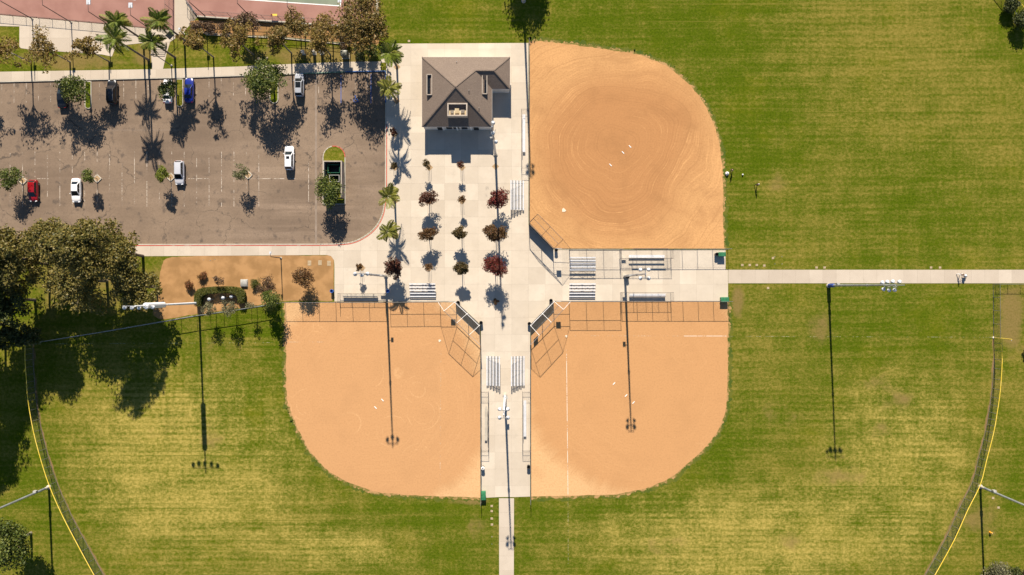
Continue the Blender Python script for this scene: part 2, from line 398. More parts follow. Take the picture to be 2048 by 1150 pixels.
    MAT['l_redshrub'] = leaf_material('leaf_red_shrub', [(0.044, 0.041, 0.008), (0.101, 0.073, 0.013), (0.203, 0.048, 0.022), (0.156, 0.091, 0.020)])
    MAT['l_palm'] = leaf_material('leaf_palm', [(0.032, 0.060, 0.007), (0.080, 0.126, 0.012), (0.152, 0.203, 0.022), (0.254, 0.270, 0.035)])
    MAT['l_palmdry'] = leaf_material('leaf_palm_pale', [(0.074, 0.095, 0.012), (0.162, 0.182, 0.023), (0.250, 0.243, 0.045), (0.297, 0.270, 0.054)])
    MAT['glass'] = M_noise('car_glass', (0.008, .010, .012), (0.014, .017, .020), 2, .08, 0, .6)
    MAT['tyre'] = M_noise('tyre_rubber', (0.012, .012, .012), (0.022, .022, .022), 6, .8)
    MAT['rim'] = M_noise('alloy_rim', (0.35, .35, .36), (0.45, .45, .46), 6, .35, .8)
    MAT['headlight'] = M_noise('headlight_glass', (0.65, .67, .70), (0.75, .76, .78), 4, .15, 0, .6)
    MAT['taillight'] = M_noise('taillight_glass', (0.25, .01, .012), (0.32, .02, .02), 4, .2, 0, .6)
    for k, c in dict(black=(.008, .009, .011), black2=(.012, .012, .013), white=(.78, .78, .80), blue=(.008, .022, .21),
                     silver=(.36, .38, .43), red=(.26, .006, .010), white2=(.80, .79, .79), silverwhite=(.47, .48, .53), white3=(.80, .80, .82)).items():
        MAT['car_' + k] = M_noise('car_paint_' + k, c, tuple(x * 1.06 for x in c), .8, .28, 0.0, .5, coat=.6)
    MAT['bin_black'] = M_noise('black_bin', (0.014, .014, .016), (0.03, .03, .032), 3, .5)
    MAT['bin_blue'] = M_noise('blue_bin', (0.02, .09, .34), (0.03, .12, .40), 3, .5)
    MAT['bin_green'] = M_noise('green_box', (0.022, .135, .060), (0.04, .19, .09), 2, .55)
    MAT['skip_green'] = M_noise('dumpster_green', (0.010, .075, .045), (0.02, .11, .065), 2, .5)
    MAT['cabinet'] = M_noise('cabinet_cream', (0.60, .56, .48), (0.70, .66, .58), 2, .7)
    MAT['cab_grey'] = M_noise('transformer_grey', (0.30, .30, .28), (0.38, .37, .35), 2, .6)
    MAT['lid'] = M_noise('valve_lid', (0.33, .25, .155), (0.42, .33, .215), 3, .85)
    MAT['skin'] = M_noise('skin', (0.36, .21, .14), (0.42, .25, .17), 4, .6)
    MAT['cloth_dark'] = M_noise('dark_cloth', (0.014, .014, .018), (0.03, .03, .034), 6, .9)
    MAT['cloth_white'] = M_noise('white_cloth', (0.66, .66, .66), (0.76, .76, .76), 6, .9)
    MAT['cloth_maroon'] = M_noise('maroon_cloth', (0.12, .02, .025), (0.18, .03, .035), 6, .9)
    MAT['hair'] = M_noise('hair', (0.018, .013, .010), (0.03, .022, .016), 8, .7)
    MAT['hydrant'] = M_noise('hydrant_paint', (0.60, .24, .02), (0.68, .34, .04), 3, .5)
    MAT['screen'] = M_noise('notice_panel', (0.10, .10, .085), (0.16, .16, .13), 3, .4)
build_materials()

# ------------------------------------------------------------------ mesh helpers
ORG = {}
def link(o, parent=None):
    COL.objects.link(o)
    if parent is not None: o.parent = parent
    return o

class MB:
    def __init__(self): self.v = []; self.f = []
    def add(self, vs, fs):
        b = len(self.v); self.v += [tuple(x) for x in vs]; self.f += [tuple(i + b for i in q) for q in fs]; return self
    def box(self, c, s, rz=0.0, M=None):
        x, y, z = s[0] / 2, s[1] / 2, s[2] / 2
        vs = [Vector((a * x, b * y, d * z)) for d in (-1, 1) for a, b in ((-1, -1), (1, -1), (1, 1), (-1, 1))]
        if M is None: M = Matrix.Rotation(rz, 3, 'Z')
        vs = [M @ q + Vector(c) for q in vs]
        return self.add(vs, [(3, 2, 1, 0), (4, 5, 6, 7), (0, 1, 5, 4), (1, 2, 6, 5), (2, 3, 7, 6), (3, 0, 4, 7)])
    def bar(self, a, b, w, h=None):
        """rectangular bar between two points (w sideways, h upward)"""
        a = Vector(a); b = Vector(b); d = b - a; L = d.length
        if L < 1e-6: return self
        q = d.to_track_quat('X', 'Z').to_matrix()
        return self.box((a + b) / 2, (L, w, h or w), M=q)
    def tube(self, pts, rads, n=6, cap=True):
        pts = [Vector(p) for p in pts]; rings = []
        for i, p in enumerate(pts):
            d = (pts[min(i + 1, len(pts) - 1)] - pts[max(i - 1, 0)])
            d = d.normalized() if d.length > 1e-9 else Vector((0, 0, 1))
            up = Vector((0, 0, 1)) if abs(d.z) < .95 else Vector((1, 0, 0))
            s = d.cross(up).normalized(); u = s.cross(d).normalized()
            r = rads[i] if isinstance(rads, (list, tuple)) else rads
            rings.append([p + (s * math.cos(2 * math.pi * k / n) + u * math.sin(2 * math.pi * k / n)) * r for k in range(n)])
        vs = [q for ring in rings for q in ring]; fs = []
        for i in range(len(pts) - 1):
            for k in range(n):
                fs.append((i * n + k, i * n + (k + 1) % n, (i + 1) * n + (k + 1) % n, (i + 1) * n + k))
        if cap:
            fs.append(tuple(range(n - 1, -1, -1))); fs.append(tuple((len(pts) - 1) * n + k for k in range(n)))
        return self.add(vs, fs)
    def lathe(self, c, prof, n=16, axis=None, cap=False):
        """prof: list of (r, z)"""
        c = Vector(c); Mx = axis.to_track_quat('Z', 'Y').to_matrix() if axis is not None else Matrix.Identity(3)
        vs = [c + Mx @ Vector((r * math.cos(2 * math.pi * k / n), r * math.sin(2 * math.pi * k / n), z)) for r, z in prof for k in range(n)]
        fs = [(i * n + k, i * n + (k + 1) % n, (i + 1) * n + (k + 1) % n, (i + 1) * n + k) for i in range(len(prof) - 1) for k in range(n)]
        if cap:
            fs.append(tuple(range(n - 1, -1, -1))); fs.append(tuple((len(prof) - 1) * n + k for k in range(n)))
        return self.add(vs, fs)
    def prism(self, poly, z0, z1, bottom=False):
        """poly: list of (x,y) in metres, any simple polygon"""
        n = len(poly)
        area = sum(poly[i][0] * poly[(i + 1) % n][1] - poly[(i + 1) % n][0] * poly[i][1] for i in range(n))
        if area < 0: poly = poly[::-1]
        vs = [(p[0], p[1], z1) for p in poly] + [(p[0], p[1], z0) for p in poly]
        tri = tessellate_polygon([[Vector((p[0], p[1], 0)) for p in poly]])
        fs = []
        for a, b, c in tri:
            A, B, C = poly[a], poly[b], poly[c]
            cr = (B[0] - A[0]) * (C[1] - A[1]) - (B[1] - A[1]) * (C[0] - A[0])
            fs.append((a, b, c) if cr > 0 else (a, c, b))
        if z1 - z0 > 1e-6:
            for i in range(n):
                j = (i + 1) % n; fs.append((i, n + i, n + j, j))
        return self.add(vs, fs)
    def mesh(self, name, org=(0, 0, 0)):
        m = bpy.data.meshes.new(name); o = Vector(org)
        m.from_pydata([tuple(Vector(p) - o) for p in self.v], [], self.f); m.update(); return m
    def build(self, name, mat, parent=None, local=False, smooth=False):
        org = Vector((0, 0, 0)) if (local or parent is None) else ORG.get(parent.name, Vector((0, 0, 0)))
        m = self.mesh(name, org); m.materials.append(MAT[mat] if isinstance(mat, str) else mat)
        if smooth: m.polygons.foreach_set('use_smooth', [True] * len(m.polygons))
        o = link(bpy.data.objects.new(name, m), parent); ORG[o.name] = org
        return o

def empty(name, loc, label=None, cat=None, group=None, rz=0.0):
    o = bpy.data.objects.new(name, None); o.empty_display_size = .3; o.location = loc; o.rotation_euler = (0, 0, rz)
    link(o); ORG[o.name] = Vector(loc)
    if label: tag(o, label, cat, group)
    return o
def tag(o, label=None, cat=None, group=None, kind=None):
    if label: o['label'] = label
    if cat: o['category'] = cat
    if group: o['group'] = group
    if kind: o['kind'] = kind
    return o
def struct(o): o['kind'] = 'structure'; return o
def dup(root, loc, rz, label, group=None):
    r = root.copy(); link(r); r.location = loc; r.rotation_euler = (0, 0, rz); r['label'] = label
    if group: r['group'] = group
    for ch in list(root.children):
        c = ch.copy(); link(c, r)
        for g in ch.children:
            d = g.copy(); link(d, c)
    return r
def XY(pts): return [(P(a, b).x, P(a, b).y) for a, b in pts]

def smooth_path(pts, per=6):
    """Catmull-Rom through open points"""
    out = []
    n = len(pts)
    for i in range(n - 1):
        p0 = pts[max(i - 1, 0)]; p1 = pts[i]; p2 = pts[i + 1]; p3 = pts[min(i + 2, n - 1)]
        for k in range(per):
            t = k / per
            out.append(tuple(.5 * (2 * b + (c - a) * t + (2 * a - 5 * b + 4 * c - d) * t * t + (3 * b - a - 3 * c + d) * t ** 3)
                             for a, b, c, d in zip(p0, p1, p2, p3)))
    out.append(tuple(pts[-1])); return out
def ragged(pts, amp):
    out = []
    s = 0.0
    for i, p in enumerate(pts):
        s = .6 * s + random.uniform(-1, 1) * amp
        a = pts[max(i - 1, 0)]; b = pts[min(i + 1, len(pts) - 1)]
        dx, dy = b[0] - a[0], b[1] - a[1]; L = math.hypot(dx, dy) or 1
        out.append((p[0] - dy / L * s, p[1] + dx / L * s))
    return out

# ------------------------------------------------------------------ the ground, the car park, the infields
LOT_CURVE = [(770, 386), (767, 410), (763, 428), (752.5, 449), (733, 468), (706, 482), (676, 486.5), (640, 487.5)]
LOT = [(-420, 176), (0, 164.5), (384, 155.4), (608, 147.6), (695, 143.8), (770, 142.5)] + smooth_path(LOT_CURVE, 4) + [(277, 488), (-420, 490)]
def sheet_with_hole(name, outer, hole, z, mat):
    o3 = [Vector((x, y, 0)) for x, y in outer]; h3 = [Vector((x, y, 0)) for x, y in hole]
    tri = tessellate_polygon([o3, h3]); al = o3 + h3
    fs = []
    for a, b, c in tri:
        cr = (al[b] - al[a]).cross(al[c] - al[a]).z
        fs.append((a, b, c) if cr > 0 else (a, c, b))
    mb = MB().add([(p.x, p.y, z) for p in al], fs)
    return mb.build(name, mat)
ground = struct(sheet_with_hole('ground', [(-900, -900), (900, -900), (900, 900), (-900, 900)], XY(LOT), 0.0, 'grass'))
lot = struct(MB().prism(XY([(-440, 120), (790, 120), (790, 500), (-440, 500)]), -.2, -.15).build('parking_lot', 'asphalt'))

INF_NE = ragged(smooth_path([(1449, 497), (1447, 440), (1446, 380), (1445, 335), (1439, 290), (1427, 248), (1411, 213), (1390, 183), (1366, 157), (1340, 137),
          (1308, 121), (1283, 111), (1250, 105), (1205, 96), (1165, 92), (1120, 86), (1082, 83), (1058, 84)], 10), 1.0)
INF_NE = [(1106, 497)] + INF_NE + [(1058, 449)]
INF_SW = ragged(smooth_path([(571, 604), (571, 650), (572, 700), (573, 760), (575, 801), (583, 825), (594, 852), (607, 880), (624, 907), (650, 936), (682, 957),
          (727, 975), (769, 986), (820, 990), (882, 992), (961, 996)], 10), .9)
INF_SW = INF_SW + [(961, 650), (912, 604)]
INF_SE = ragged(smooth_path([(1455, 603), (1456, 643), (1455, 700), (1455, 762), (1452, 807), (1442, 846), (1416, 888), (1381, 923), (1336, 957), (1291, 976),
          (1233, 988), (1169, 989), (1061, 994)], 10), .9)
INF_SE = INF_SE + [(1061, 650), (1107, 603)]
for nm, pl, m in (('infield_northeast', INF_NE, 'dirt_ne'), ('infield_southwest', INF_SW, 'dirt_sw'), ('infield_southeast', INF_SE, 'dirt_se')):
    struct(MB().prism(XY(pl), 0.0, .012).build(nm, m))
struct(MB().prism(XY(ragged(smooth_path([(664, 511), (560, 511.5), (430, 512), (340, 515), (322, 540), (316, 580), (306, 612), (318, 638), (395, 628), (475, 617), (531, 608), (566, 603), (664, 602)], 9), .9)
       + [(667.5, 598), (667.5, 520)]), 0, .008).build('planting_bed', 'bed'))
struct(MB().prism(XY(ragged(smooth_path([(380, 42), (412, 40), (560, 47), (700, 55), (752, 62), (752, 92), (700, 88), (560, 74), (412, 68), (384, 62)], 4), .6)), 0, .008).build('court_bank_bed', 'bed'))

def offset_path(pts, d, amp):
    out = []; s_ = 0.0
    for i, p in enumerate(pts):
        a = pts[max(i - 1, 0)]; b = pts[min(i + 1, len(pts) - 1)]
        dx, dy = b[0] - a[0], b[1] - a[1]; L = math.hypot(dx, dy) or 1
        s_ = .55 * s_ + random.uniform(-1, 1) * amp
        out.append((p[0] - dy / L * (d + s_), p[1] + dx / L * (d + s_)))
    return out
def ribbon(name, pts, d0, d1, amp, mat, z):
    a = offset_path(pts, d0, amp * .4); b = offset_path(pts, d1, amp)
    vs = [(P(*q).x, P(*q).y, z) for q in a] + [(P(*q).x, P(*q).y, z) for q in b]; n = len(a); fs = []
    for i in range(n - 1):
        f = (i, i + 1, n + i + 1, n + i); A, B, C = (Vector(vs[k]) for k in f[:3])
        fs.append(f if (B - A).cross(C - B).z > 0 else f[::-1])
    return struct(MB().add(vs, fs).build(name, mat))
def lip(pts, sgn):
    ribbon('turf_lip', smooth_path(pts, 3), -sgn * 2.5, sgn * 3.4, 2.6, 'lip', .006)
    ribbon('turf_band', smooth_path(pts, 3), sgn * .5, sgn * 8.0, 3.0, 'lush', .003)
lip(INF_NE[1:-1], 1); lip(INF_SW[:-2], 1); lip(INF_SE[:-2], -1)

# --- slabs
def clip_cell(poly, x0, y0, x1, y1):
    def cut(pl, ins, inter):
        out = []
        for i in range(len(pl)):
            a, b = pl[i - 1], pl[i]
            ia, ib = ins(a), ins(b)
            if ib:
                if not ia: out.append(inter(a, b))
                out.append(b)
            elif ia: out.append(inter(a, b))
        return out
    def ix(x): return lambda a, b: (x, a[1] + (b[1] - a[1]) * (x - a[0]) / (b[0] - a[0]))
    def iy(y): return lambda a, b: (a[0] + (b[0] - a[0]) * (y - a[1]) / (b[1] - a[1]), y)
    for ins, it in ((lambda p: p[0] >= x0, ix(x0)), (lambda p: p[0] <= x1, ix(x1)), (lambda p: p[1] >= y0, iy(y0)), (lambda p: p[1] <= y1, iy(y1))):
        if len(poly) < 3: return []
        poly = cut(poly, ins, it)
    # drop duplicate points
    out = []
    for p in poly:
        if not out or math.hypot(p[0] - out[-1][0], p[1] - out[-1][1]) > .02: out.append(p)
    if len(out) > 2 and math.hypot(out[0][0] - out[-1][0], out[0][1] - out[-1][1]) < .02: out.pop()
    return out
def area(pl): return abs(sum(pl[i - 1][0] * pl[i][1] - pl[i][0] * pl[i - 1][1] for i in range(len(pl)))) / 2

def slab_grid(name, outline, gx, gy, mat, gap=.07, z=.022):
    """a paved area: thin bed sheet plus one slab per joint-bounded cell"""
    base = struct(MB().prism(XY(outline), 0, .005).build(name, 'joint'))
    full = {}
    for i in range(len(gx) - 1):
        for j in range(len(gy) - 1):
            x0, x1, y0, y1 = gx[i] + gap, gx[i + 1] - gap, gy[j] + gap, gy[j + 1] - gap
            pl = clip_cell(outline, x0, y0, x1, y1)
            if len(pl) < 3 or area(pl) < 12: continue
            if len(pl) == 4 and abs(area(pl) - (x1 - x0) * (y1 - y0)) < .5:
                key = (round(x1 - x0, 2), round(y1 - y0, 2))
                if key not in full:
                    w, h = (x1 - x0) * .05, (y1 - y0) * .05
                    m = MB().prism([(-w, -h), (w, -h), (w, h), (-w, h)], .005, z).mesh('slab')
                    m.materials.append(MAT[mat]); full[key] = m
                o = link(bpy.data.objects.new('slab', full[key]), base)
                c = P((x0 + x1) / 2, (y0 + y1) / 2); o.location = (c.x, c.y, 0)
            else:
                MB().prism(XY(pl), .005, z).build('slab', mat, base)
    return base
PLAZA = [(762, 87.5), (1057, 86), (1057, 449), (1106, 499), (1451, 500), (1451, 539.5), (1456, 539.5), (1456, 602), (1107, 602), (1060, 650), (1060, 993), (1028, 994), (998, 994),
         (962, 996), (962, 650), (912, 603), (669, 603), (669, 530), (668, 520), (662, 512), (654, 510), (640, 510), (640, 490)] + \
        [(a + 2.2, b + 2.2) for a, b in reversed(smooth_path(LOT_CURVE, 4))][1:] + [(772.5, 142), (772.5, 125), (762, 125)]
gx = [1057 - 33.6 * k for k in range(13, -1, -1)] + [1057 + 33.6 * k for k in range(1, 13)]
gy = [602 - 33.6 * k for k in range(16, -1, -1)] + [602 + 33.6 * k for k in range(1, 13)]
plaza = slab_grid('plaza', PLAZA, gx, gy, 'slab')
slab_grid('path_east', [(1456.5, 539.5), (2420, 539.5), (2420, 566.5), (1456.5, 566.5)], [1456.5 + 27 * k for k in range(36)], [539, 567], 'slab_walk')
slab_grid('path_south', [(998, 996.5), (1028, 996.5), (1027, 1420), (999, 1420)], [997, 1029], [996 + 29 * k for k in range(15)], 'slab_walk')
WALK_N = [(-400, 155), (0, 143.5), (300, 138.5), (480, 133), (600, 127), (700, 123.5), (761.5, 123), (761.5, 141), (695, 142), (608, 145.8), (384, 153.6), (0, 162.7), (-400, 174)]
slab_grid('sidewalk_north', WALK_N, [-398 + 26.3 * k for k in range(46)], [100, 200], 'slab_walk')
slab_grid('sidewalk_south', [(-400, 493), (277, 490.5), (639.5, 490), (639.5, 510), (340, 512), (-400, 515)], [-401 + 27 * k for k in range(40)], [480, 520], 'slab_walk')

# --- tree pits
def pit(px, py, s=7.2):
    MB().prism(XY([(px, py - s), (px + s, py), (px, py + s), (px - s, py)]), .02, .027).build('tree_pit', 'pit', plaza)
for q in [(859, 335), (859, 402), (859, 469), (859, 536), (924, 335), (924, 402), (924, 469), (924, 536), (991, 333), (991, 402), (991, 469), (991, 536), (991, 603),
          (790, 268), (790, 335), (790, 402), (791, 469), (790, 536), (724, 536), (794, 134), (793, 202)]:
    pit(*q)

# --- kerbs and parking marks
def kerb_run(name, pts, mat, w=.17, z0=-.2, z1=.028):
    mb = MB()
    pp = [P(*q) for q in pts]
    for a, b in zip(pp[:-1], pp[1:]):
        d = (b - a).normalized() * .02
        mb.bar(Vector((a.x, a.y, (z0 + z1) / 2)) - d, Vector((b.x, b.y, (z0 + z1) / 2)) + d, w, z1 - z0)
    return mb.build(name, mat, lot)
kerb_run('kerb', [(-420, 175.2), (0, 163.7), (384, 154.6), (606, 146.9)], 'kerb')
kerb_run('kerb', [(606, 146.9), (690, 143.2)], 'kerb_green')
kerb_run('kerb', [(690, 143.2), (770.9, 141.7), (771.2, 205)], 'kerb_blue')
kerb_run('kerb', [(771.2, 205), (771.2, 250)], 'kerb')
kerb_run('kerb', [(771.2, 250)] + [(a + 1, b + 1) for a, b in smooth_path(LOT_CURVE, 4)] + [(450, 488.7), (277, 489)], 'kerb', .2)
rk = MB()
pp = [P(*q, .03) for q in [(773.5, 248)] + [(a + 3.2, b + 3.2) for a, b in smooth_path(LOT_CURVE, 4)] + [(450, 490.7), (277, 491), (-60, 492)]]
for a, b in zip(pp[:-1], pp[1:]): rk.bar(a, b, .16, .024)
rk.build('red_kerb_paint', 'kerb_red', lot)

def flat(name, px0, py0, px1, py1, mat, parent, z=-.146):
    a, b = P(px0, py0), P(px1, py1)
    mb = MB().add([(a.x, b.y, z), (b.x, b.y, z), (b.x, a.y, z), (a.x, a.y, z)], [(0, 1, 2, 3)])
    return mb.build(name, mat, parent)
for k in range(-4, 24):
    x = 44 + 24.9 * k
    if 520 < x < 610: continue
    flat('stall_line', x - .55, 303, x + .55, 413, 'line', lot)
for a, b in ((-60, 44), (69, 96), (119, 146), (170, 219), (368, 417), (497, 568), (576, 590)):
    flat('stall_line', a, 356.4, b, 357.6, 'line', lot, -.1455)
for k in range(-6, 31):
    x = 27 + 24.4 * k
    if 762 > x: flat('stall_line', x - .5, 166 - x * .03, x + .5, 206 - x * .03, 'line', lot)
flat('sealed_joint', 629.5, 146, 633.5, 486, 'seam', lot, -.1465)
flat('sealed_joint', -100, 259.4, 360, 260.2, 'seam', lot, -.1465)
# wheelchair mark of the accessible stall
def wheelchair(px, py):
    mb = MB(); c = P(px, py); z = -.145
    def ring(cx, cy, r0, r1, a0, a1, n=14):
        vs = []; fs = []
        for i in range(n + 1):
            a = R(a0 + (a1 - a0) * i / n)
            vs += [(c.x + cx + r0 * math.cos(a), c.y + cy + r0 * math.sin(a), z), (c.x + cx + r1 * math.cos(a), c.y + cy + r1 * math.sin(a), z)]
        for i in range(n): fs.append((2 * i, 2 * i + 1, 2 * i + 3, 2 * i + 2))
        mb.add(vs, fs)
    ring(-.05, .62, 0.0, .15, 0, 360); ring(0, -.2, .34, .46, 120, 395)
    def q(a, b, w):
        a = Vector((c.x + a[0], c.y + a[1], z + .001)); b = Vector((c.x + b[0], c.y + b[1], z + .001)); d = (b - a).normalized(); s = Vector((-d.y, d.x, 0)) * w / 2
        mb.add([a - s, b - s, b + s, a + s], [(0, 1, 2, 3)])
    q((-.05, .45), (0, -.1), .13); q((-.02, .22), (.3, .22), .11); q((0, -.06), (.36, -.08), .13); q((.36, -.08), (.56, -.55), .13)
    mb.build('wheelchair_symbol', 'blue_sign', lot)
wheelchair(711, 198)
flat('blue_stall_line', 681, 150, 682.2, 206, 'blue_sign', lot)
flat('blue_stall_line', 741, 148, 742.2, 206, 'blue_sign', lot)

# --- planted islands and tree wells in the car park
def island(pts, mat_fill='grass', red=None):
    pl = XY(pts); mb = MB().prism(pl, -.15, -.02); o = mb.build('island', mat_fill, lot)
    pp = [P(*q, 0) for q in pts]; kb = MB(); kr = MB()
    for i in range(len(pp)):
        a, b = pp[i], pp[(i + 1) % len(pp)]
        tgt = kr if (red and red(pts[i]) and red(pts[(i + 1) % len(pts)])) else kb
        d = (b - a).normalized() * .03
        tgt.bar(Vector((a.x, a.y, -.08)) - d, Vector((b.x, b.y, -.08)) + d, .16, .16)
    if kb.v: kb.build('kerb', 'kerb', o)
    if kr.v: kr.build('red_kerb', 'kerb_red', o)
def ushape(x0, x1, ytop, ybot, round_top):
    r = (x1 - x0) / 2; cx = (x0 + x1) / 2
    if round_top: return [(x0, ybot)] + [(cx - r * math.cos(R(a)), ytop + r - r * math.sin(R(a))) for a in range(0, 181, 20)] + [(x1, ybot)]
    return [(x0, ytop)] + [(cx - r * math.cos(R(a)), ybot - r + r * math.sin(R(a))) for a in range(0, 181, 20)] + [(x1, ytop)]
island(ushape(170, 182, 163, 217, False))
island(ushape(352.5, 365.5, 158, 213, False))
island(ushape(540, 556, 152, 206, False))
island(ushape(646, 690, 292, 408, True), red=lambda q: q[0] > 664 and q[1] < 330)
for (px, py) in ((45, 361), (194, 357), (341, 354), (496, 350)):
    island([(px, py - 8), (px + 8, py), (px, py + 8), (px - 8, py)], 'pit')

# --- painted lines of the diamonds
def strip(name, a, b, w, mat, z=.016):
    A, B = P(*a), P(*b); A.z = B.z = z; d = (B - A).normalized(); s = Vector((-d.y, d.x, 0)) * w / 2
    return tag(MB().add([A - s, B - s, B + s, A + s], [(0, 1, 2, 3)]).build(name, mat), kind='structure')
strip('foul_line', (1133, 700), (1136, 990), .10, 'chalk')
strip('foul_line', (1368, 672), (1453, 672), .10, 'chalk')
strip('foul_line', (1150, 671.5), (1366, 672), .08, 'chalk_faint')
strip('foul_line', (573, 684), (650, 684), .09, 'chalk_faint')
strip('foul_line', (882, 700), (880, 980), .08, 'chalk_faint')
strip('foul_line', (1456, 672.5), (1985, 674.5), .08, 'chalk_grass', .006)
strip('foul_line', (1136, 992), (1137, 1250), .08, 'chalk_grass', .006)
strip('foul_line', (60, 688), (569, 685), .08, 'chalk_grass', .006)

def plate(px, py, rz, w, l, label, cat='base', home=False, h=.05, z=.012):
    c = P(px, py); mb = MB()
    if home: poly = [(-w / 2, 0), (-w / 2, l * .5), (w / 2, l * .5), (w / 2, 0), (0, -l * .5)]
    else: poly = [(-w / 2, -l / 2), (w / 2, -l / 2), (w / 2, l / 2), (-w / 2, l / 2)]
    Mx = Matrix.Rotation(rz, 2); poly = [tuple(Mx @ Vector(q) + Vector((c.x, c.y))) for q in poly]
    o = mb.prism(poly, z, z + h).build('home_plate' if home else 'pitching_rubber', 'dusty' if home else 'white')
    return tag(o, label, cat, None)
plate(1127, 421, R(-45), .75, .75, 'white home plate on the clay by the upper backstop', 'home plate', True)
plate(879, 681, R(-135), .5, .5, 'dusty home plate on the clay by the lower left backstop', 'home plate', True)
plate(1133, 672, R(135), .5, .5, 'dusty home plate on the clay by the lower right backstop', 'home plate', True)
plate(1260, 293, R(-45), .62, .15, 'white pitching rubber furthest from home plate on the ringed upper infield', 'pitching rubber')
plate(1246, 305, R(-45), .62, .15, 'middle white pitching rubber of the ringed upper infield', 'pitching rubber')
plate(1221, 330, R(-45), .62, .15, 'white pitching rubber nearest home plate on the ringed upper infield', 'pitching rubber')
plate(765, 800, R(-45), .62, .15, 'pitching rubber nearest the pole shadow on the lower left infield', 'pitching rubber')
plate(751, 815, R(-45), .62, .15, 'pitching rubber left of its twin on the lower left infield', 'pitching rubber')
plate(1228, 767, R(45), .62, .15, 'pitching rubber left of the pole shadow and nearest the lower right backstop', 'pitching rubber')
plate(1252, 791, R(45), .62, .15, 'pitching rubber close beside the pole shadow on the lower right infield', 'pitching rubber')
plate(1267, 805, R(45), .62, .15, 'pitching rubber right of the pole shadow on the lower right infield', 'pitching rubber')

# ------------------------------------------------------------------ courts, ramp and stairs in the north-west corner
cw = struct(MB().prism(XY([(-300, -400), (349, -400), (349, 60), (300, 56.5), (210, 47.5), (0, 29), (-300, 3)]), 0, .10).build('court_west', 'court'))
ce = struct(MB().prism(XY([(372, -400), (372, 0), (397, 33), (700, 53), (752, 32), (756, -400)]), 0, .50).build('court_east', 'court'))
def court_line(a, b, w=.18, z=.512, mat='white', par=ce, name='court_line'):
    A, B = P(*a), P(*b); A.z = B.z = z; d = (B - A).normalized(); s = Vector((-d.y, d.x, 0)) * w / 2
    MB().add([A - s, B - s, B + s, A + s], [(0, 1, 2, 3)]).build(name, mat, par)
MB().prism(XY([(475, 0), (682, 14), (692, -250), (485, -264)]), .501, .506).build('playing_surface', 'court_green', ce)
court_line((475, 0), (683, 14)); court_line((682, 14), (692, -250)); court_line((475, 0.5), (485, -264))
court_line((240, -4), (272, 0), .18, .112, 'white', cw)
court_line((272, 0), (275, -60), .18, .112, 'white', cw)
# white edging walls
def lowwall(name, pts, w, h, mat, label, z0=0):
    mb = MB()
    pp = [P(*q) for q in pts]
    for a, b in zip(pp[:-1], pp[1:]):
        a = Vector((a.x, a.y, z0 + h / 2)); b = Vector((b.x, b.y, z0 + h / 2)); mb.bar(a, b, w, h)
    return tag(mb.build(name, mat), label, 'wall')
lowwall('retaining_wall', [(397, 34.5), (700, 54.5)], .25, .62, 'kerb', 'cream retaining wall along the lower edge of the green and red court')
lowwall('retaining_wall', [(755, 32), (759, -60)], .45, .62, 'kerb', 'pale retaining wall beside the big autumn tree at the court corner')
lowwall('garden_kerb', [(412, 69.5), (560, 76), (700, 90), (753, 94)], .18, .16, 'kerb', 'thin cream garden kerb between the shrubs and the dry lawn')
WALKC = [(-300, 4), (0, 30), (210, 48.5), (300, 57.5), (349, 61), (349, -200), (371, -200), (371, 0), (395, 34), (378, 52), (366, 66), (340, 84), (303, 84), (232, 92), (224, 113), (204, 109), (61, 99), (39, 96), (39, 53), (0, 52), (-300, 52)]
slab_grid('court_walk', WALKC, [-300 + 40 * k for k in range(18)], [-200 + 46 * k for k in range(8)], 'slab_walk', z=.03)
st = struct(MB().prism(XY([(303, 84.5), (340, 84.5), (334, 104), (326, 138), (304, 138), (302, 104)]), 0, .012).build('stairs', 'slab_walk'))
for k in range(8):
    y = 86 + k * 3.3
    a, b = P(306, y), P(334 - k * .6, y + 3.3)
    MB().box(((a.x + b.x) / 2, (a.y + b.y) / 2, .5 - .06 * k - (.5 - .06 * k) / 2 + .006), (b.x - a.x, a.y - b.y, .5 - .06 * k)).build('step', 'slab_walk', st)

# ------------------------------------------------------------------ fences
def panel(parent, quad, mat):
    """chain-link sheet with metric UVs; quad = 3 or 4 world points"""
    org = ORG[parent.name]; q = [Vector(p) for p in quad]
    e = (q[1] - q[0]).normalized(); nrm = e.cross(q[-1] - q[0]).normalized(); f = nrm.cross(e)
    m = bpy.data.meshes.new('mesh_panel'); m.from_pydata([tuple(p - org) for p in q], [], [tuple(range(len(q)))])
    uv = m.uv_layers.new(name='UVMap')
    for i, p in enumerate(q): uv.data[i].uv = ((p - q[0]).dot(e), (p - q[0]).dot(f))
    m.materials.append(MAT[mat]); m.update()
    o = link(bpy.data.objects.new('mesh_panel', m), parent); ORG[o.name] = org
    return o

POSTM = {}
def post(parent, p, h, r, mat):
    key = (round(h, 2), r, mat)
    if key not in POSTM:
        m = MB().lathe((0, 0, 0), [(r, 0), (r, h), (r * 1.2, h), (r * 1.1, h + .04), (.005, h + .06)], 8).mesh('post'); m.materials.append(MAT[mat]); POSTM[key] = m
    o = link(bpy.data.objects.new('post', POSTM[key]), parent); o.location = Vector((p[0], p[1], 0)) - ORG[parent.name]
    return o

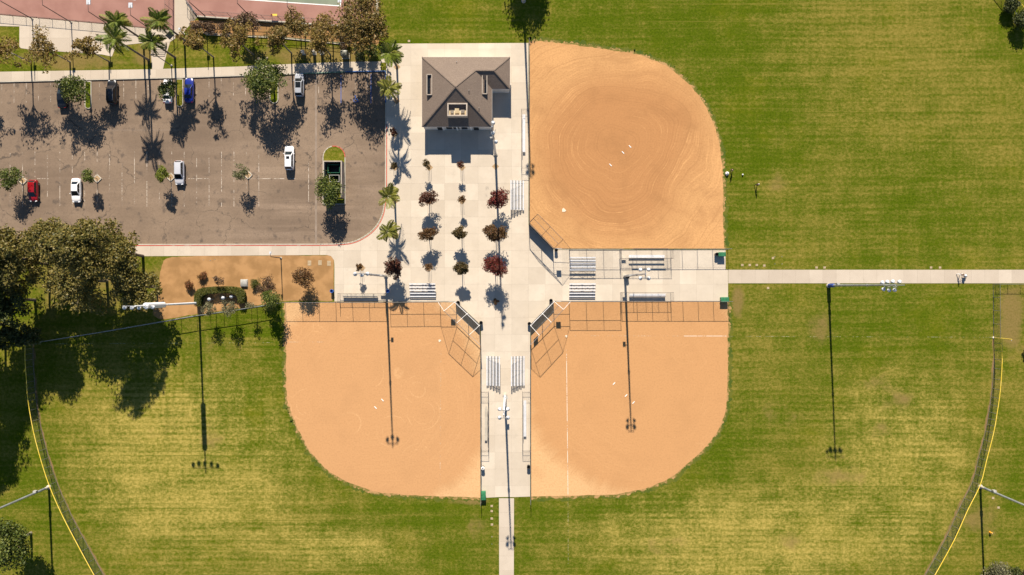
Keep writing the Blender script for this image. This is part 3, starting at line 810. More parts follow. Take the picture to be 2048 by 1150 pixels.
def fence(pts, h, label, spacing=2.9, rails=(1.0,), steel='fence_steel', link_mat='link', r=.04, cap=None, capr=.07, name='chain_link_fence', pts_z=0.0, group=None, rail_r=.032):
    """pts on the plan; posts, rails and one mesh panel per bay"""
    w = [P(a, b, pts_z) for a, b in pts]
    for q in w: q.z = 0
    root = empty(name, tuple(w[0]), label, 'fence', group)
    # resample
    pos = [w[0]]
    for a, b in zip(w[:-1], w[1:]):
        n = max(1, round((b - a).length / spacing))
        for k in range(1, n + 1): pos.append(a.lerp(b, k / n))
    for p in pos: post(root, p, h, r, steel)
    for i, (a, b) in enumerate(zip(pos[:-1], pos[1:])):
        panel(root, [a + Vector((0, 0, .05)), b + Vector((0, 0, .05)), b + Vector((0, 0, h)), a + Vector((0, 0, h))], link_mat)
    for f in rails:
        z = h * f
        rr = capr if (cap and f == rails[0]) else rail_r
        MB().tube([Vector((p.x, p.y, z)) for p in pos], rr, 6).build('top_cap' if (cap and f == rails[0]) else 'rail', cap if (cap and f == rails[0]) else steel, root)
    return root

fence([(1058, 85), (1058, 446)], 2.3, 'straight chain-link fence between the building plaza and the upper infield', rails=(1.0, .02))
fence([(1139, 500), (1240, 500)], 3.9, 'tall chain-link fence behind the bleachers on the upper infield side', rails=(1.0, .70, .02), spacing=3.3)
fence([(1242, 500), (1455, 499)], 2.75, 'chain-link fence along the upper infield by the dugout and green bin', rails=(1.0, .02), spacing=3.2)
fence([(1138, 602.5), (1240, 602.5)], 4.0, 'tall chain-link fence behind the bleachers on the lower right infield', rails=(1.0, .66, .02), spacing=3.3)
fence([(1243, 602.5), (1457, 602.5)], 2.75, 'chain-link fence along the top of the lower right infield by the dugout', rails=(1.0, .02), spacing=3.25)
fence([(880, 603.5), (780, 604)], 3.4, 'tall chain-link fence below the bleachers on the lower left infield', rails=(1.0, .5, .02), spacing=3.3)
fence([(772, 604.5), (571, 604.5)], 2.65, 'chain-link fence along the top of the lower left infield', rails=(1.0, .02), spacing=3.3)
fence([(961.5, 688), (962, 1005)], 2.1, 'chain-link fence along the right edge of the lower left infield', rails=(1.0, .02))
fence([(1060.5, 688), (1061, 1003)], 2.1, 'chain-link fence along the left edge of the lower right infield', rails=(1.0, .02))
fence([(563, 605.5), (531, 611), (475, 620), (394, 631.5), (300, 648), (207, 664), (50, 689)], 2.1, 'slanting chain-link fence from the planting bed to the dark trees', rails=(1.0, .02), steel='steel', rail_r=.055)
SWO = [(50, 691), (50, 721), (53, 765), (56, 802), (67, 864), (82, 921), (98, 970), (122.6, 1027), (151, 1082), (188, 1150), (232, 1225)]
fence(smooth_path(SWO, 3), 2.3, 'curved outfield fence with yellow cap left of the lawn', 3.1, (1.0, .02), cap='yellow', link_mat='link_green', pts_z=2.3)
SEO = [(2003.5, 677), (2004.5, 720), (2000.7, 780), (1994, 828), (1987, 867), (1973, 921.5), (1960.5, 970), (1935, 1021), (1909, 1079), (1870, 1150), (1825, 1225)]
fence(smooth_path(SEO, 3), 2.3, 'curved outfield fence with yellow cap on the right', 3.1, (1.0, .02), cap='yellow', link_mat='link_green', pts_z=2.3)
fence([(1986, 568), (1987, 674)], 2.0, 'plain chain-link fence from the path down to the yellow foul pole', 2.7, (1.0, .02), link_mat='link_green')
fence([(1990, 568.5), (2140, 568.5)], 1.35, 'low chain-link fence running right along the path edge', 2.6, (1.0,))
fence([(2000, -48), (2037, 0), (2075, 50)], 2.3, 'outfield fence with yellow cap in the top right corner', 3.0, (1.0, .02), cap='yellow', link_mat='link_green', pts_z=2.3)
fence([(-60, 26), (0, 31), (210, 49.5), (300, 58)], 1.1, 'low railing fence along the bottom of the plain red court', 2.6, (1.0,), steel='fence_brown', link_mat='link')
fence([(346, 52), (346, -70)], 3.2, 'fence on the right side of the plain red court beside the ramp', 3.0, (1.0, .5), steel='fence_brown')
fence([(374, -3), (397, 33)], 2.6, 'slanting fence between the ramp and the green court', 2.0, (1.0, .5), steel='steel')
fence([(400, 33.5), (698, 53)], 3.1, 'court fence along the bottom of the green and red court', 3.3, (1.0, .5), steel='fence_brown')
fence([(701, 53), (752, 33), (752, -60)], 3.1, 'court fence behind the big autumn tree', 3.0, (1.0, .5), steel='fence_brown')
fence([(412, 70), (560, 77), (690, 89.5), (752, 95)], 1.1, 'low garden fence between shrubs and utility cabinets', 3.4, (1.0,), steel='fence_steel')

for pl in (SWO, SEO):
    pq = [tuple(((P(a, b, 2.3).x) * 10 + 1024, 575 - P(a, b, 2.3).y * 10)) for a, b in smooth_path(pl, 8)]
    ribbon('bare_fence_strip', pq, -1.0 if pl is SEO else 1.0, 3.0 if pl is SEO else -3.0, 1.5, 'track', .004)
# foul pole
fp = empty('foul_pole', tuple(P(1987, 675)), 'yellow foul pole standing at the right fence corner', 'foul pole')
b = P(1987, 675)
MB().tube([b, b + Vector((0, 0, 5.0))], .07, 8).build('pole', 'yellow', fp)
MB().tube([b + Vector((0, 0, 4.9)), b + Vector((0, -.25, 4.9))], .04, 6).build('tip_bracket', 'white', fp)
MB().lathe(tuple(b), [(.2, 0), (.2, .08), (.08, .1)], 10).build('foot', 'white', fp)

# ------------------------------------------------------------------ backstops
def backstop(A, B, C, D, sideA, sideB, label, frame, hw=3.45, hh=6.0, board_h=1.5, mat_link='link'):
    """A,B: feet of the wall on the plan; C,D: plan points of the hood edge (sighted at hh)"""
    a, b = P(*A), P(*B); c, d = P(*C, hh), P(*D, hh)
    root = empty('backstop', tuple(a), label, 'backstop')
    up = Vector((0, 0, hw)); mid = (a + b) / 2; cm = (c + d) / 2
    for p in (a, mid, b): post(root, p, hw, .06, frame)
    e = (b - a).normalized()
    MB().bar(a + Vector((0, 0, board_h / 2 + .05)), b + Vector((0, 0, board_h / 2 + .05)), .07, board_h).build('board', 'board', root)
    for s, t in ((a, mid), (mid, b)):
        panel(root, [s + Vector((0, 0, board_h)), t + Vector((0, 0, board_h)), t + up, s + up], mat_link)
    for s, t in (((a + up), c), ((mid + up), cm), ((b + up), d)):
        MB().tube([s, t], .036, 6).build('hood_rib', frame, root)
    for s, t in ((a + up, mid + up), (mid + up, b + up)): MB().tube([s, t], .05, 6).build('wall_rail', frame, root)
    MB().tube([c, d], .045, 6).build('hood_edge', 'fence_steel' if frame == 'white' else frame, root)
    MB().tube([(a + up + c) / 2, (b + up + d) / 2], .035, 6).build('hood_rail', 'fence_steel', root)
    panel(root, [a + up, mid + up, cm, c], mat_link); panel(root, [mid + up, b + up, d, cm], mat_link)
    sa, sb = P(*sideA), P(*sideB)
    for s, p, q in ((sa, a, c), (sb, b, d)):
        su = s + up
        post(root, s, hw, .05, 'fence_steel')
        panel(root, [s, p, p + up, su], mat_link); panel(root, [su, p + up, q], mat_link)
        MB().tube([su, p + up], .035, 6).build('wing_rail', 'fence_steel', root)
        MB().tube([su, q], .03, 6).build('wing_stay', frame, root)
        MB().tube([s + up * .52, p + up * .52], .03, 6).build('wing_rail', 'fence_steel', root)
    return root
backstop((912, 603.5), (960, 649.5), (888, 622), (938.5, 670), (880, 603.5), (961.5, 687), 'white-framed backstop at the corner of the lower left infield', 'white')
backstop((1106.5, 602.5), (1060.5, 649.5), (1127, 619), (1079, 671), (1138, 602.5), (1060.5, 687), 'white-framed backstop at the corner of the lower right infield', 'white')
backstop((1058, 449), (1106, 498.5), (1075.5, 428), (1126, 479), (1058, 447.5), (1138.5, 500), 'dark-framed backstop at the corner of the upper infield', 'fence_brown', board_h=1.75)

# sign plates on the fences
def sign_plate(px, py, z, w, h, rz, label, parent_post=False):
    c = P(px, py); root = empty('sign_plate', (c.x, c.y, 0), label, 'sign')
    MB().box((c.x, c.y, z), (w, .03, h), rz).build('panel', 'white', root)
    off = Vector((math.cos(rz), math.sin(rz), 0)) * w * .35; n = Vector((-math.sin(rz), math.cos(rz), 0)) * .04
    for s in (-1, 1):
        q = Vector((c.x, c.y, 0)) + off * s - n
        MB().bar((q.x, q.y, z - h / 2), (q.x, q.y, z + h / 2), .035).build('clip_bar', 'steel', root)
sign_plate(905, 603.2, 2.85, .95, .85, 0, 'square sign high on the fence wing of the lower left backstop')
sign_plate(1115, 602.2, 3.3, .95, .9, 0, 'square sign high on the fence wing of the lower right backstop')
sign_plate(1070, 639.5, 3.0, 1.2, 1.1, R(45), 'large slanted sign on the lower right backstop')
sign_plate(1116, 499.4, 3.3, .95, .9, 0, 'square sign high on the fence wing of the upper backstop')
sign_plate(768, 587.3, .55, 1.25, .5, 0, 'wide low sign on the lower left dugout fence')
sign_plate(1247, 517, .45, .85, .45, 0, 'small sign on the upper right dugout back fence')
sign_plate(1248, 585, .9, .7, .5, 0, 'small sign on the lower right dugout back fence')

# ------------------------------------------------------------------ dugouts (cages) and benches
def cage(pts, h, label, spacing=2.6, rails=(1.0, .5)):
    fence(pts, h, label, spacing, rails, name='dugout_fence', steel='fence_brown', r=.035, rail_r=.026)
cage([(680, 604), (680, 587), (771, 587), (771, 604)], 1.95, 'dugout cage left of the light pole on the lower left infield')
cage([(1241, 602), (1241, 585), (1341, 585), (1341, 602)], 2.75, 'dugout cage with bench on the lower right infield')
cage([(1239, 500), (1239, 517.5), (1341, 517.5), (1341, 500)], 2.75, 'dugout cage with bench on the upper infield')
cage([(962.5, 783), (977, 783), (977, 900), (962.5, 900)], 1.6, 'narrow dugout cage left of the central light pole')
cage([(1060, 783), (1045, 783), (1045, 900), (1060, 900)], 1.6, 'narrow dugout cage right of the central light pole')
cage([(1057, 222), (1043, 222), (1043, 338), (1057, 338)], 1.6, 'narrow dugout cage beside the building on the upper infield')

def bench(px0, py0, px1, py1, label, back=(0, 1), seat_mat='alu', backrest=True):
    a, b = P(px0, py0), P(px1, py1); root = empty('team_bench', tuple((a + b) / 2), label, 'bench')
    n = Vector((back[0], back[1], 0)); d = (b - a).normalized(); L = (b - a).length
    for k in range(2):
        o = n * (.13 * (2 * k - 1))
        MB().bar(a + o + Vector((0, 0, .45)), b + o + Vector((0, 0, .45)), .23, .05).build('seat_plank', seat_mat, root)
    if backrest: MB().bar(a + n * .34 + Vector((0, 0, .92)), b + n * .34 + Vector((0, 0, .92)), .05, .26).build('backrest', seat_mat, root)
    cnt = 4
    for k in range(cnt):
        p = a + d * (L * (k + .5) / cnt)
        mb = MB(); mb.bar(p - n * .2, p - n * .2 + Vector((0, 0, .42)), .05); mb.bar(p + n * .25, p + n * .34 + Vector((0, 0, 1.0 if backrest else .42)), .05)
        mb.bar(p - n * .2 + Vector((0, 0, .40)), p + n * .28 + Vector((0, 0, .40)), .05)
        mb.build('leg', 'steel', root)
bench(687, 591.5, 756, 591.5, 'long bench inside the lower left dugout', (0, 1), 'kerb')
bench(1258, 590.5, 1330, 590.5, 'long metal bench inside the lower right dugout', (0, 1))
bench(1257, 512.5, 1328, 512.5, 'long white bench inside the upper right dugout', (0, -1))
bench(972, 812, 972, 880, 'long bench inside the narrow dugout left of the central pole', (1, 0), 'kerb')
bench(1050, 800, 1050, 872, 'long white bench inside the narrow dugout right of the central pole', (-1, 0))
bench(1048, 230, 1048, 305, 'long white bench inside the dugout beside the building', (-1, 0))
# padded rail on the upper dugout
MBp = MB().tube([P(1261, 499.3) + Vector((0, 0, 2.0)), P(1262, 499.3) + Vector((0, 0, 2.72)), P(1330, 499.3) + Vector((0, 0, 2.76))], .10, 8)
tag(MBp.build('rail_pad', 'bin_black'), 'black padded rail on top of the upper dugout fence', 'padding')

# ------------------------------------------------------------------ bleachers
BL = {}
def make_bleacher(length):
    """local frame: planks along X, rows climb towards +Y; origin at the front middle"""
    root = bpy.data.objects.new('bleacher', None); root.empty_display_size = .3; link(root); ORG[root.name] = Vector((0, 0, 0))
    rows = 5
    for k in range(rows):
        y = .12 + .62 * k; z = .42 + .20 * k
        MB().box((0, y, z), (length, .22, .045)).build('seat_plank', 'alu', root, local=True)
        if k > 0:
            MB().box((0, y - .32, z - .24), (length, .19, .04)).build('foot_plank', 'steel', root, local=True)
    for s in (-.42, 0, .42):
        x = s * length; mb = MB()
        mb.bar((x, -.05, .05), (x, 2.75, .05), .05)
        mb.bar((x, -.02, .16), (x, 2.72, 1.02), .05)
        for k in range(rows):
            y = .12 + .62 * k; mb.bar((x, y, .05), (x, y, .40 + .20 * k), .05)
        mb.build('frame', 'steel', root, local=True)
    mb = MB()
    for a, c in ((-.42, 0), (0, .42)):
        mb.bar((a * length, 2.62, .08), (c * length, 2.62, 1.1), .035); mb.bar((c * length, 2.64, .08), (a * length, 2.64, 1.1), .035)
    mb.build('cross_brace', 'steel', root, local=True)
    return root
bl5 = make_bleacher(5.2); tag(bl5, 'x', 'bleacher', 'aluminium bleachers'); bl6 = make_bleacher(5.9); tag(bl6, 'x', 'bleacher', 'aluminium bleachers')
def put_bleacher(proto, first, cx, cy, rz, label):
    c = P(cx, cy)
    if first: proto.location = c; proto.rotation_euler = (0, 0, rz); proto['label'] = label
    else: dup(proto, c, rz, label)
put_bleacher(bl5, True, 846, 600 - 6, 0, 'aluminium bleacher dappled by tree shade above the lower left infield')
put_bleacher(bl5, False, 1164, 594, 0, 'aluminium bleacher nearest the top of the lower right infield')
put_bleacher(bl5, False, 1164.5, 514, R(180), 'aluminium bleacher facing the upper infield beside its backstop')
put_bleacher(bl6, True, 973, 741, R(-90), 'aluminium bleacher on the left of the central walkway')
put_bleacher(bl6, False, 1049, 741, R(90), 'aluminium bleacher on the right of the central walkway')
put_bleacher(bl6, False, 1048, 391.5, R(90), 'aluminium bleacher beside the red trees on the plaza')

# ------------------------------------------------------------------ the building
EZ = 3.3; TZ = .5
x0, x1 = -17.56, -3.90; y0, y1 = 31.37, 44.98; xe = -0.39; yw = 38.75
bld = empty('restroom_building', ((x0 + x1) / 2, (y0 + y1) / 2, 0), 'square park building with brown hipped shingle roof and rooftop light well', 'building')
ap = ((x0 + x1) / 2, (y0 + y1) / 2, EZ + TZ * (y1 - y0) / 2)
rw = (y1 - yw) / 2; rz_ = EZ + TZ * rw; yr = y1 - rw
inter = (x1 - rw, yr, rz_)                    # where the wing ridge meets the main east slope
ridge_e = (xe - rw, yr, rz_)
rv = []
def face(*pts): rv.append(pts)
NW, NEc, SEw, In, SEm, SWm = (x0, y1, EZ), (xe, y1, EZ), (xe, yw, EZ), (x1, yw, EZ), (x1, y0, EZ), (x0, y0, EZ)
face(NW, ap, inter, ridge_e, NEc)             # north slope of both
face(NW, SWm, ap)                             # west
face(SWm, SEm, ap)                            # south
face(SEm, In, inter, ap)                      # main east slope
face(In, SEw, ridge_e, inter)                 # wing south
face(SEw, NEc, ridge_e)                       # wing east
roof = None
mb = MB()
for pts in rv: mb.add(pts, [tuple(range(len(pts)))])
roof = mb.build('roof', 'shingle', bld)
mb = MB()
for a, c in ((NW, ap), (SWm, ap), (SEm, ap), (ap, inter), (inter, ridge_e), (ridge_e, NEc), (ridge_e, SEw)):
    mb.bar(Vector(a) + Vector((0, 0, .03)), Vector(c) + Vector((0, 0, .03)), .22, .05)
mb.build('ridge_cap', 'shingle', roof)
mb = MB()
out = [NW, NEc, SEw, In, SEm, SWm]
for a, c in zip(out, out[1:] + out[:1]): mb.bar(Vector(a) - Vector((0, 0, .12)), Vector(c) - Vector((0, 0, .12)), .06, .2)
mb.build('fascia', 'plaster', roof)
wi = .16
wall_poly = [(x0 + wi, y1 - wi), (xe - wi, y1 - wi), (xe - wi, yw + wi), (x1 - wi, yw + wi), (x1 - wi, y0 + wi), (x0 + wi, y0 + wi)]
MB().prism(wall_poly, 0, EZ - .02).build('wall', 'plaster', bld)
for px_, w in ((881.5, 1.0), (953, 1.0)):
    xx = (px_ - 1024) * .1
    d_ = MB().box((xx, y0 + wi - .02, 1.1), (w, .06, 2.2)).build('door', 'dark', bld)
    MB().box((xx + .35, y0 + wi - .07, 1.05), (.05, .06, .14)).build('handle', 'steel', d_)
for px_ in (900, 914, 930):
    xx = (px_ - 1024) * .1
    w_ = MB().box((xx, y0 + wi - .02, 1.7), (1.15, .05, 1.6)).build('shutter', 'dark', bld)
    MB().box((xx, y0 + wi - .10, .86), (1.25, .18, .06)).build('sill', 'plaster', w_)
for px_ in (888, 915.5, 943):
    MB().box(((px_ - 1024) * .1, y0 + wi - .06, 1.6), (.3, .12, 3.2)).build('pilaster', 'white', bld)
# rooftop light well on the south slope
lx0, lx1, ly0, ly1, lz = -12.3, -8.68, 33.03, 35.3, 5.45
lw = empty('light_well', (0, 0, 0)); lw.parent = bld; lw.location = (0, 0, 0); ORG[lw.name] = ORG[bld.name]
for (a, c) in (((lx0, ly0), (lx1, ly0)), ((lx1, ly0), (lx1, ly1)), ((lx1, ly1), (lx0, ly1)), ((lx0, ly1), (lx0, ly0))):
    dd = Vector((c[0] - a[0], c[1] - a[1], 0)).normalized() * .12
    MB().bar(Vector((a[0], a[1], 4.55)) - dd, Vector((c[0], c[1], 4.55)) + dd - dd * 2, .24, 1.9).build('parapet', 'wall_block', lw)
MB().box(((lx0 + lx1) / 2, (ly0 + ly1) / 2, 4.75), (lx1 - lx0 - .26, ly1 - ly0 - .26, .1)).build('well_floor', 'tan', lw)
MB().box((lx0 + 1.7, ly0 + 1.0, 4.95), (.8, .9, .3)).build('vent_box', 'tan', lw)
MB().box((lx0 + .75, ly0 + .8, 4.9), (.6, .5, .2)).build('vent_box', 'trunk_grey', lw)
MB().box((lx0 + 2.8, ly0 + .9, 4.9), (.7, .6, .22)).build('vent_box', 'trunk_grey', lw)
# slot skylights
def skylight(ax0, ax1, ay0, ay1):
    def rz(x, y): return EZ + TZ * min(x - x0, x1 - x, y - y0, y1 - y)
    sk = empty('skylight', (0, 0, 0)); sk.parent = bld; sk.location = (0, 0, 0); ORG[sk.name] = ORG[bld.name]
    c = [(ax0, ay0), (ax1, ay0), (ax1, ay1), (ax0, ay1)]
    zt = max(rz(*q) for q in c) + .22
    for a, e in zip(c, c[1:] + c[:1]):
        zb = min(rz(*a), rz(*e)) - .2; h = zt - zb
        MB().bar((a[0], a[1], zb + h / 2), (e[0], e[1], zb + h / 2), .14, h).build('curb', 'wall_block', sk)
    zg = zt - .42
    n = 3
    for k in range(n):
        ya, yb = ay0 + .08 + (ay1 - ay0 - .16) * k / n, ay0 + .08 + (ay1 - ay0 - .16) * (k + 1) / n
        MB().box(((ax0 + ax1) / 2, (ya + yb) / 2, zg), (ax1 - ax0 - .16, yb - ya - .05, .03)).build('pane', 'glass', sk)
skylight(-16.45, -15.5, 37.3, 41.2)
skylight(-5.75, -4.85, 37.5, 41.3)
for (vx, vy) in ((938.5, 184), (958, 216), (913, 122)):
    p = P(vx, vy, 4.6); zr = EZ + TZ * max(0, min(p.x - x0, x1 - p.x, p.y - y0, y1 - p.y))
    MB().tube([(p.x, p.y, zr - .1), (p.x, p.y, zr + .45)], .06, 8).build('vent_pipe', 'steel', bld)

# ------------------------------------------------------------------ sports light poles
def lamp_mesh():
    mb = MB().lathe((0, 0, 0), [(.05, .24), (.13, .22), (.16, .08), (.30, -.08), (.37, -.24), (.34, -.24)], 14)
    mb.add([(math.cos(2 * math.pi * k / 14) * .34, math.sin(2 * math.pi * k / 14) * .34, -.22) for k in range(14)], [tuple(range(13, -1, -1))])
    m = mb.mesh('floodlight'); m.materials.append(MAT['lamp_white']); m.polygons.foreach_set('use_smooth', [True] * len(m.polygons)); return m
LAMP = lamp_mesh()
def light_pole(px, py, h, lamps, label, mat='pole_grey', shroud=None, base='kerb', box=None, arms=None):
    b = P(px, py); root = empty('floodlight_pole', tuple(b), label, 'light pole', 'tall ballfield floodlight poles')
    MB().tube([b, b + Vector((0, 0, h * .5)), b + Vector((0, 0, h + .3))], [.24, .19, .12], 12).build('shaft', mat, root, smooth=False)
    MB().lathe(tuple(b), [(.45, 0), (.45, .18), (.26, .22), (.25, 1.2), (.24, 1.25)], 14).build('base_collar', base, root)
    if shroud:
        z0_, z1_, r_ = shroud
        MB().lathe(tuple(b), [(.2, z0_), (r_, z0_ + .25), (r_, z1_ - .2), (.2, z1_)], 16).build('shroud', mat if mat == 'pole_white' else 'pole_blue', root, smooth=False)
    for (x0_, y0_, x1_, y1_, z) in (arms or []):
        MB().tube([b + Vector((x0_, y0_, z)), b + Vector((x1_, y1_, z))], .06, 6).build('crossarm', 'steel', root)
    for (lx, ly, lz_, ax, ay) in lamps:
        o = link(bpy.data.objects.new('floodlight', LAMP), root)
        o.location = (lx, ly, lz_)
        o.rotation_euler = Vector((-ax, -ay, 1.1)).to_track_quat('Z', 'Y').to_euler()
        mb = MB().tube([b + Vector((lx, ly, lz_ + .25)), b + Vector((lx * .98, ly * .9, lz_ + .55))], .045, 6); y = mb.build('yoke', 'steel', o, local=False)
        y.data.transform(Matrix.Translation(b)); y.data.transform(Matrix.Translation(-b))
        y.parent = root
    if box:
        bx, by, bz, s = box
        MB().bar(b + Vector((0, 0, bz)), b + Vector((bx, by, bz)), .06).build('bracket', 'steel', root)
        MB().box(b + Vector((bx, by, bz - .1)), (s, s * .5, s)).build('control_box', 'cab_grey', root)
    MB().lathe(tuple(b + Vector((0, 0, h * .62))), [(.2, 0), (.23, .05), (.23, .5), (.2, .55)], 10).build('joint_sleeve', mat, root)
    return root
quad = lambda h, sx=.62, sy=.65, f=.5: [(-sx, -sy, h, -f, -f), (sx, -sy, h, f, -f), (-sx, sy, h, -f, f), (sx, sy, h, f, f)]
qa = lambda h, sx=.62, sy=.65: [(-sx, -sy, sx, -sy, h + .5), (-sx, sy, sx, sy, h + .5), (0, -sy, 0, sy, h + .5)]
light_pole(398, 606, 22.8, [(-2.4, -.15, 22.0, -.2, -.8), (-1.3, -.2, 21.8, 0, -.8), (-.1, -.2, 21.8, 0, -.8), (1.2, -.15, 21.9, .1, -.8), (2.4, -.1, 22.2, .3, -.7)],
           'white floodlight pole with thick shroud and five lamps beside the hedge', 'pole_white', (13.6, 20.0, .5), arms=[(-2.5, 0, 2.5, 0, 22.4)])
light_pole(772, 552, 23.0, [(-.95, .0, 22.4, -.5, -.3), (.95, .05, 22.4, .5, -.3), (0, -.1, 22.0, 0, -.6)], 'grey floodlight pole at the corner of the lower left dugout', arms=[(-1.1, 0, 1.1, 0, 22.8)], box=(.75, 0, 8.8, .5))
light_pole(1250, 552, 20.6, quad(20.2), 'grey floodlight pole with four lamps between the two right dugouts', arms=qa(20.2), box=(-.7, 0, 9.4, .55))
light_pole(1010, 790, 20.4, quad(20.0), 'floodlight pole with four lamps in the middle of the central walkway', 'pole_white', (2.0, 2.1, .3), arms=qa(20.0), box=(.3, .2, 4.6, .6))
light_pole(991, 309, 23.4, [(.1, -.75, 22.8, .2, -.5), (.1, .75, 22.8, .2, .5), (.5, -1.9, 21.0, .5, -.2)], 'floodlight pole beside the building on the plaza', arms=[(0, -.9, 0, .9, 23.2), (0, -2, .5, 0, 21.5)], box=(-.4, .3, 14.0, .5))
light_pole(1657, 571, 23.4, [(-1.6, .35, 22.9, -.4, .6), (-.8, .45, 22.9, -.2, .6), (.1, .5, 22.9, 0, .6), (1.2, .45, 22.9, .2, .6), (-.9, -.6, 22.0, -.2, -.7), (.0, -.75, 22.0, 0, -.7), (.9, -.7, 22.0, .3, -.7)],
           'floodlight pole with blue base and seven lamps beside the right path', shroud=(0.1, 2.4, .38), arms=[(-1.8, 0, 1.8, 0, 23.3), (-1.2, -.3, 1.2, -.3, 22.4)], box=(0, .35, 4.0, .55))
light_pole(1047, 2, 23.6, quad(23.0, .5), 'floodlight pole at the top edge casting a shadow beside the upper infield', arms=qa(23.0, .5))
light_pole(1960.5, 973, 23.4, quad(22.6, 1.2), 'floodlight pole leaning out of frame behind the right outfield fence', arms=qa(22.6, 1.2), box=(0, .3, 4.0, .6))
light_pole(98, 974, 23.4, quad(22.6, 1.2), 'floodlight pole leaning out of frame behind the left outfield fence', arms=qa(22.6, 1.2), box=(0, .3, 4.0, .6))

# pedestrian and court lamps
def lamp_post(px, py, h, arm, label, mat='pole_dark', head=(.55, .35), grp='court and path lamp posts', headmat='lamp_white'):
    b = P(px, py); root = empty('lamp_post', tuple(b), label, 'lamp post', grp); t = b + Vector((0, 0, h)); e = t + Vector((arm[0], arm[1], .05))
    MB().tube([b, t], [.10, .07], 8).build('post', mat, root)
    MB().tube([t, t.lerp(e, .5) + Vector((0, 0, .1)), e], .045, 6).build('arm', mat, root)
    MB().box(e + Vector((0, 0, -.05)), (head[0], head[1], .16)).build('lamp_head', headmat, root)
    MB().lathe(tuple(b), [(.22, 0), (.22, .15), (.11, .2)], 10).build('base', 'kerb', root)
lamp_post(562, 516, 5.7, (-.1, .75), 'dark lamp post at the top edge of the planting bed', head=(.35, .5))
lamp_post(343, 131, 6.0, (-.7, .1), 'dark lamp post at the foot of the stairs', head=(.6, .35), headmat='pole_dark')
lamp_post(65, 38, 8.4, (0, 2.6), 'leftmost dark court lamp post by the plain red court', head=(.6, .8))
lamp_post(143, 45, 8.4, (0, 2.8), 'second dark court lamp post by the plain red court', head=(.6, .8))
lamp_post(218, 50, 6.6, (0, 1.8), 'third court lamp post by the plain red court, its white head in view', head=(.75, .9))
lamp_post(297, 56, 6.4, (0, 1.9), 'fourth court lamp post by the plain red court, behind the palms', head=(.75, .95))
lamp_post(412.6, 34, 7.2, (0, 2.4), 'court lamp post at the left corner of the green court', head=(.6, .8))
lamp_post(507, 40, 8.0, (0, 2.6), 'second court lamp post along the green court', head=(.6, .8))
lamp_post(601, 46, 8.0, (0, 2.6), 'third court lamp post along the green court', head=(.6, .8))
lamp_post(698, 49, 7.4, (0, 1.7), 'court lamp post left of the big autumn tree', head=(.7, .85))
lamp_post(368, 68, 1.5, (-.15, .45), 'short bent path lamp beside the ramp', head=(.4, .4))

# ------------------------------------------------------------------ vegetation
def fast_mesh(name, V, F4):
    m = bpy.data.meshes.new(name)
    nf = len(F4)
    m.vertices.add(len(V)); m.vertices.foreach_set('co', np.ascontiguousarray(V, dtype=np.float32).ravel())
    m.loops.add(nf * 4); m.loops.foreach_set('vertex_index', np.ascontiguousarray(F4, dtype=np.int32).ravel())
    m.polygons.add(nf); m.polygons.foreach_set('loop_start', np.arange(0, nf * 4, 4, dtype=np.int32))
    try: m.polygons.foreach_set('loop_total', np.full(nf, 4, dtype=np.int32))
    except Exception: pass
    m.update(calc_edges=True); m.validate()
    return m
def leaves(centers, size, up=.85):
    """one bent-free leaf quad (pointed) per centre"""
    n = len(centers)
    nr = rng.normal(size=(n, 3)); nr[:, 2] = np.abs(nr[:, 2]) + up; nr /= np.linalg.norm(nr, axis=1)[:, None]
    t = rng.normal(size=(n, 3)); t -= nr * (t * nr).sum(1)[:, None]; t /= np.linalg.norm(t, axis=1)[:, None] + 1e-9
    b = np.cross(nr, t); s = (size * rng.uniform(.6, 1.35, n))[:, None]
    V = np.stack([centers - t * s * .62, centers + b * s * .36, centers + t * s * .62, centers - b * s * .36], 1).reshape(-1, 3)
    F = np.arange(n * 4).reshape(n, 4)
    return V, F
def sphere_pts(n, flat_bottom=False):
    v = rng.normal(size=(n, 3)); v /= np.linalg.norm(v, axis=1)[:, None]
    if flat_bottom: v[:, 2] = np.where(v[:, 2] < -.3, -v[:, 2] * .5, v[:, 2])
    return v
def crown_points(rx, rz, nclump, per, cr, hollow=.55, lump=.25):
    d = sphere_pts(nclump, True); rad = rng.uniform(hollow, 1.0, nclump) ** .8
    lobes = sphere_pts(5); amp = 1 + lump * np.maximum(0, (d @ lobes.T)).max(1) - lump * .8
    c = d * (rad * amp)[:, None] * np.array([rx, rx, rz]) * .95
    k = rng.integers(int(per * .6), int(per * 1.4) + 1, nclump)
    pts = []
    for i in range(nclump):
        q = sphere_pts(k[i]) * (rng.uniform(.15, 1, (k[i], 1)) ** .5) * cr * rng.uniform(.7, 1.25) * np.array([1, 1, .72])
        pts.append(c[i] + q)
    return c, np.concatenate(pts)
TREE_N = [0]
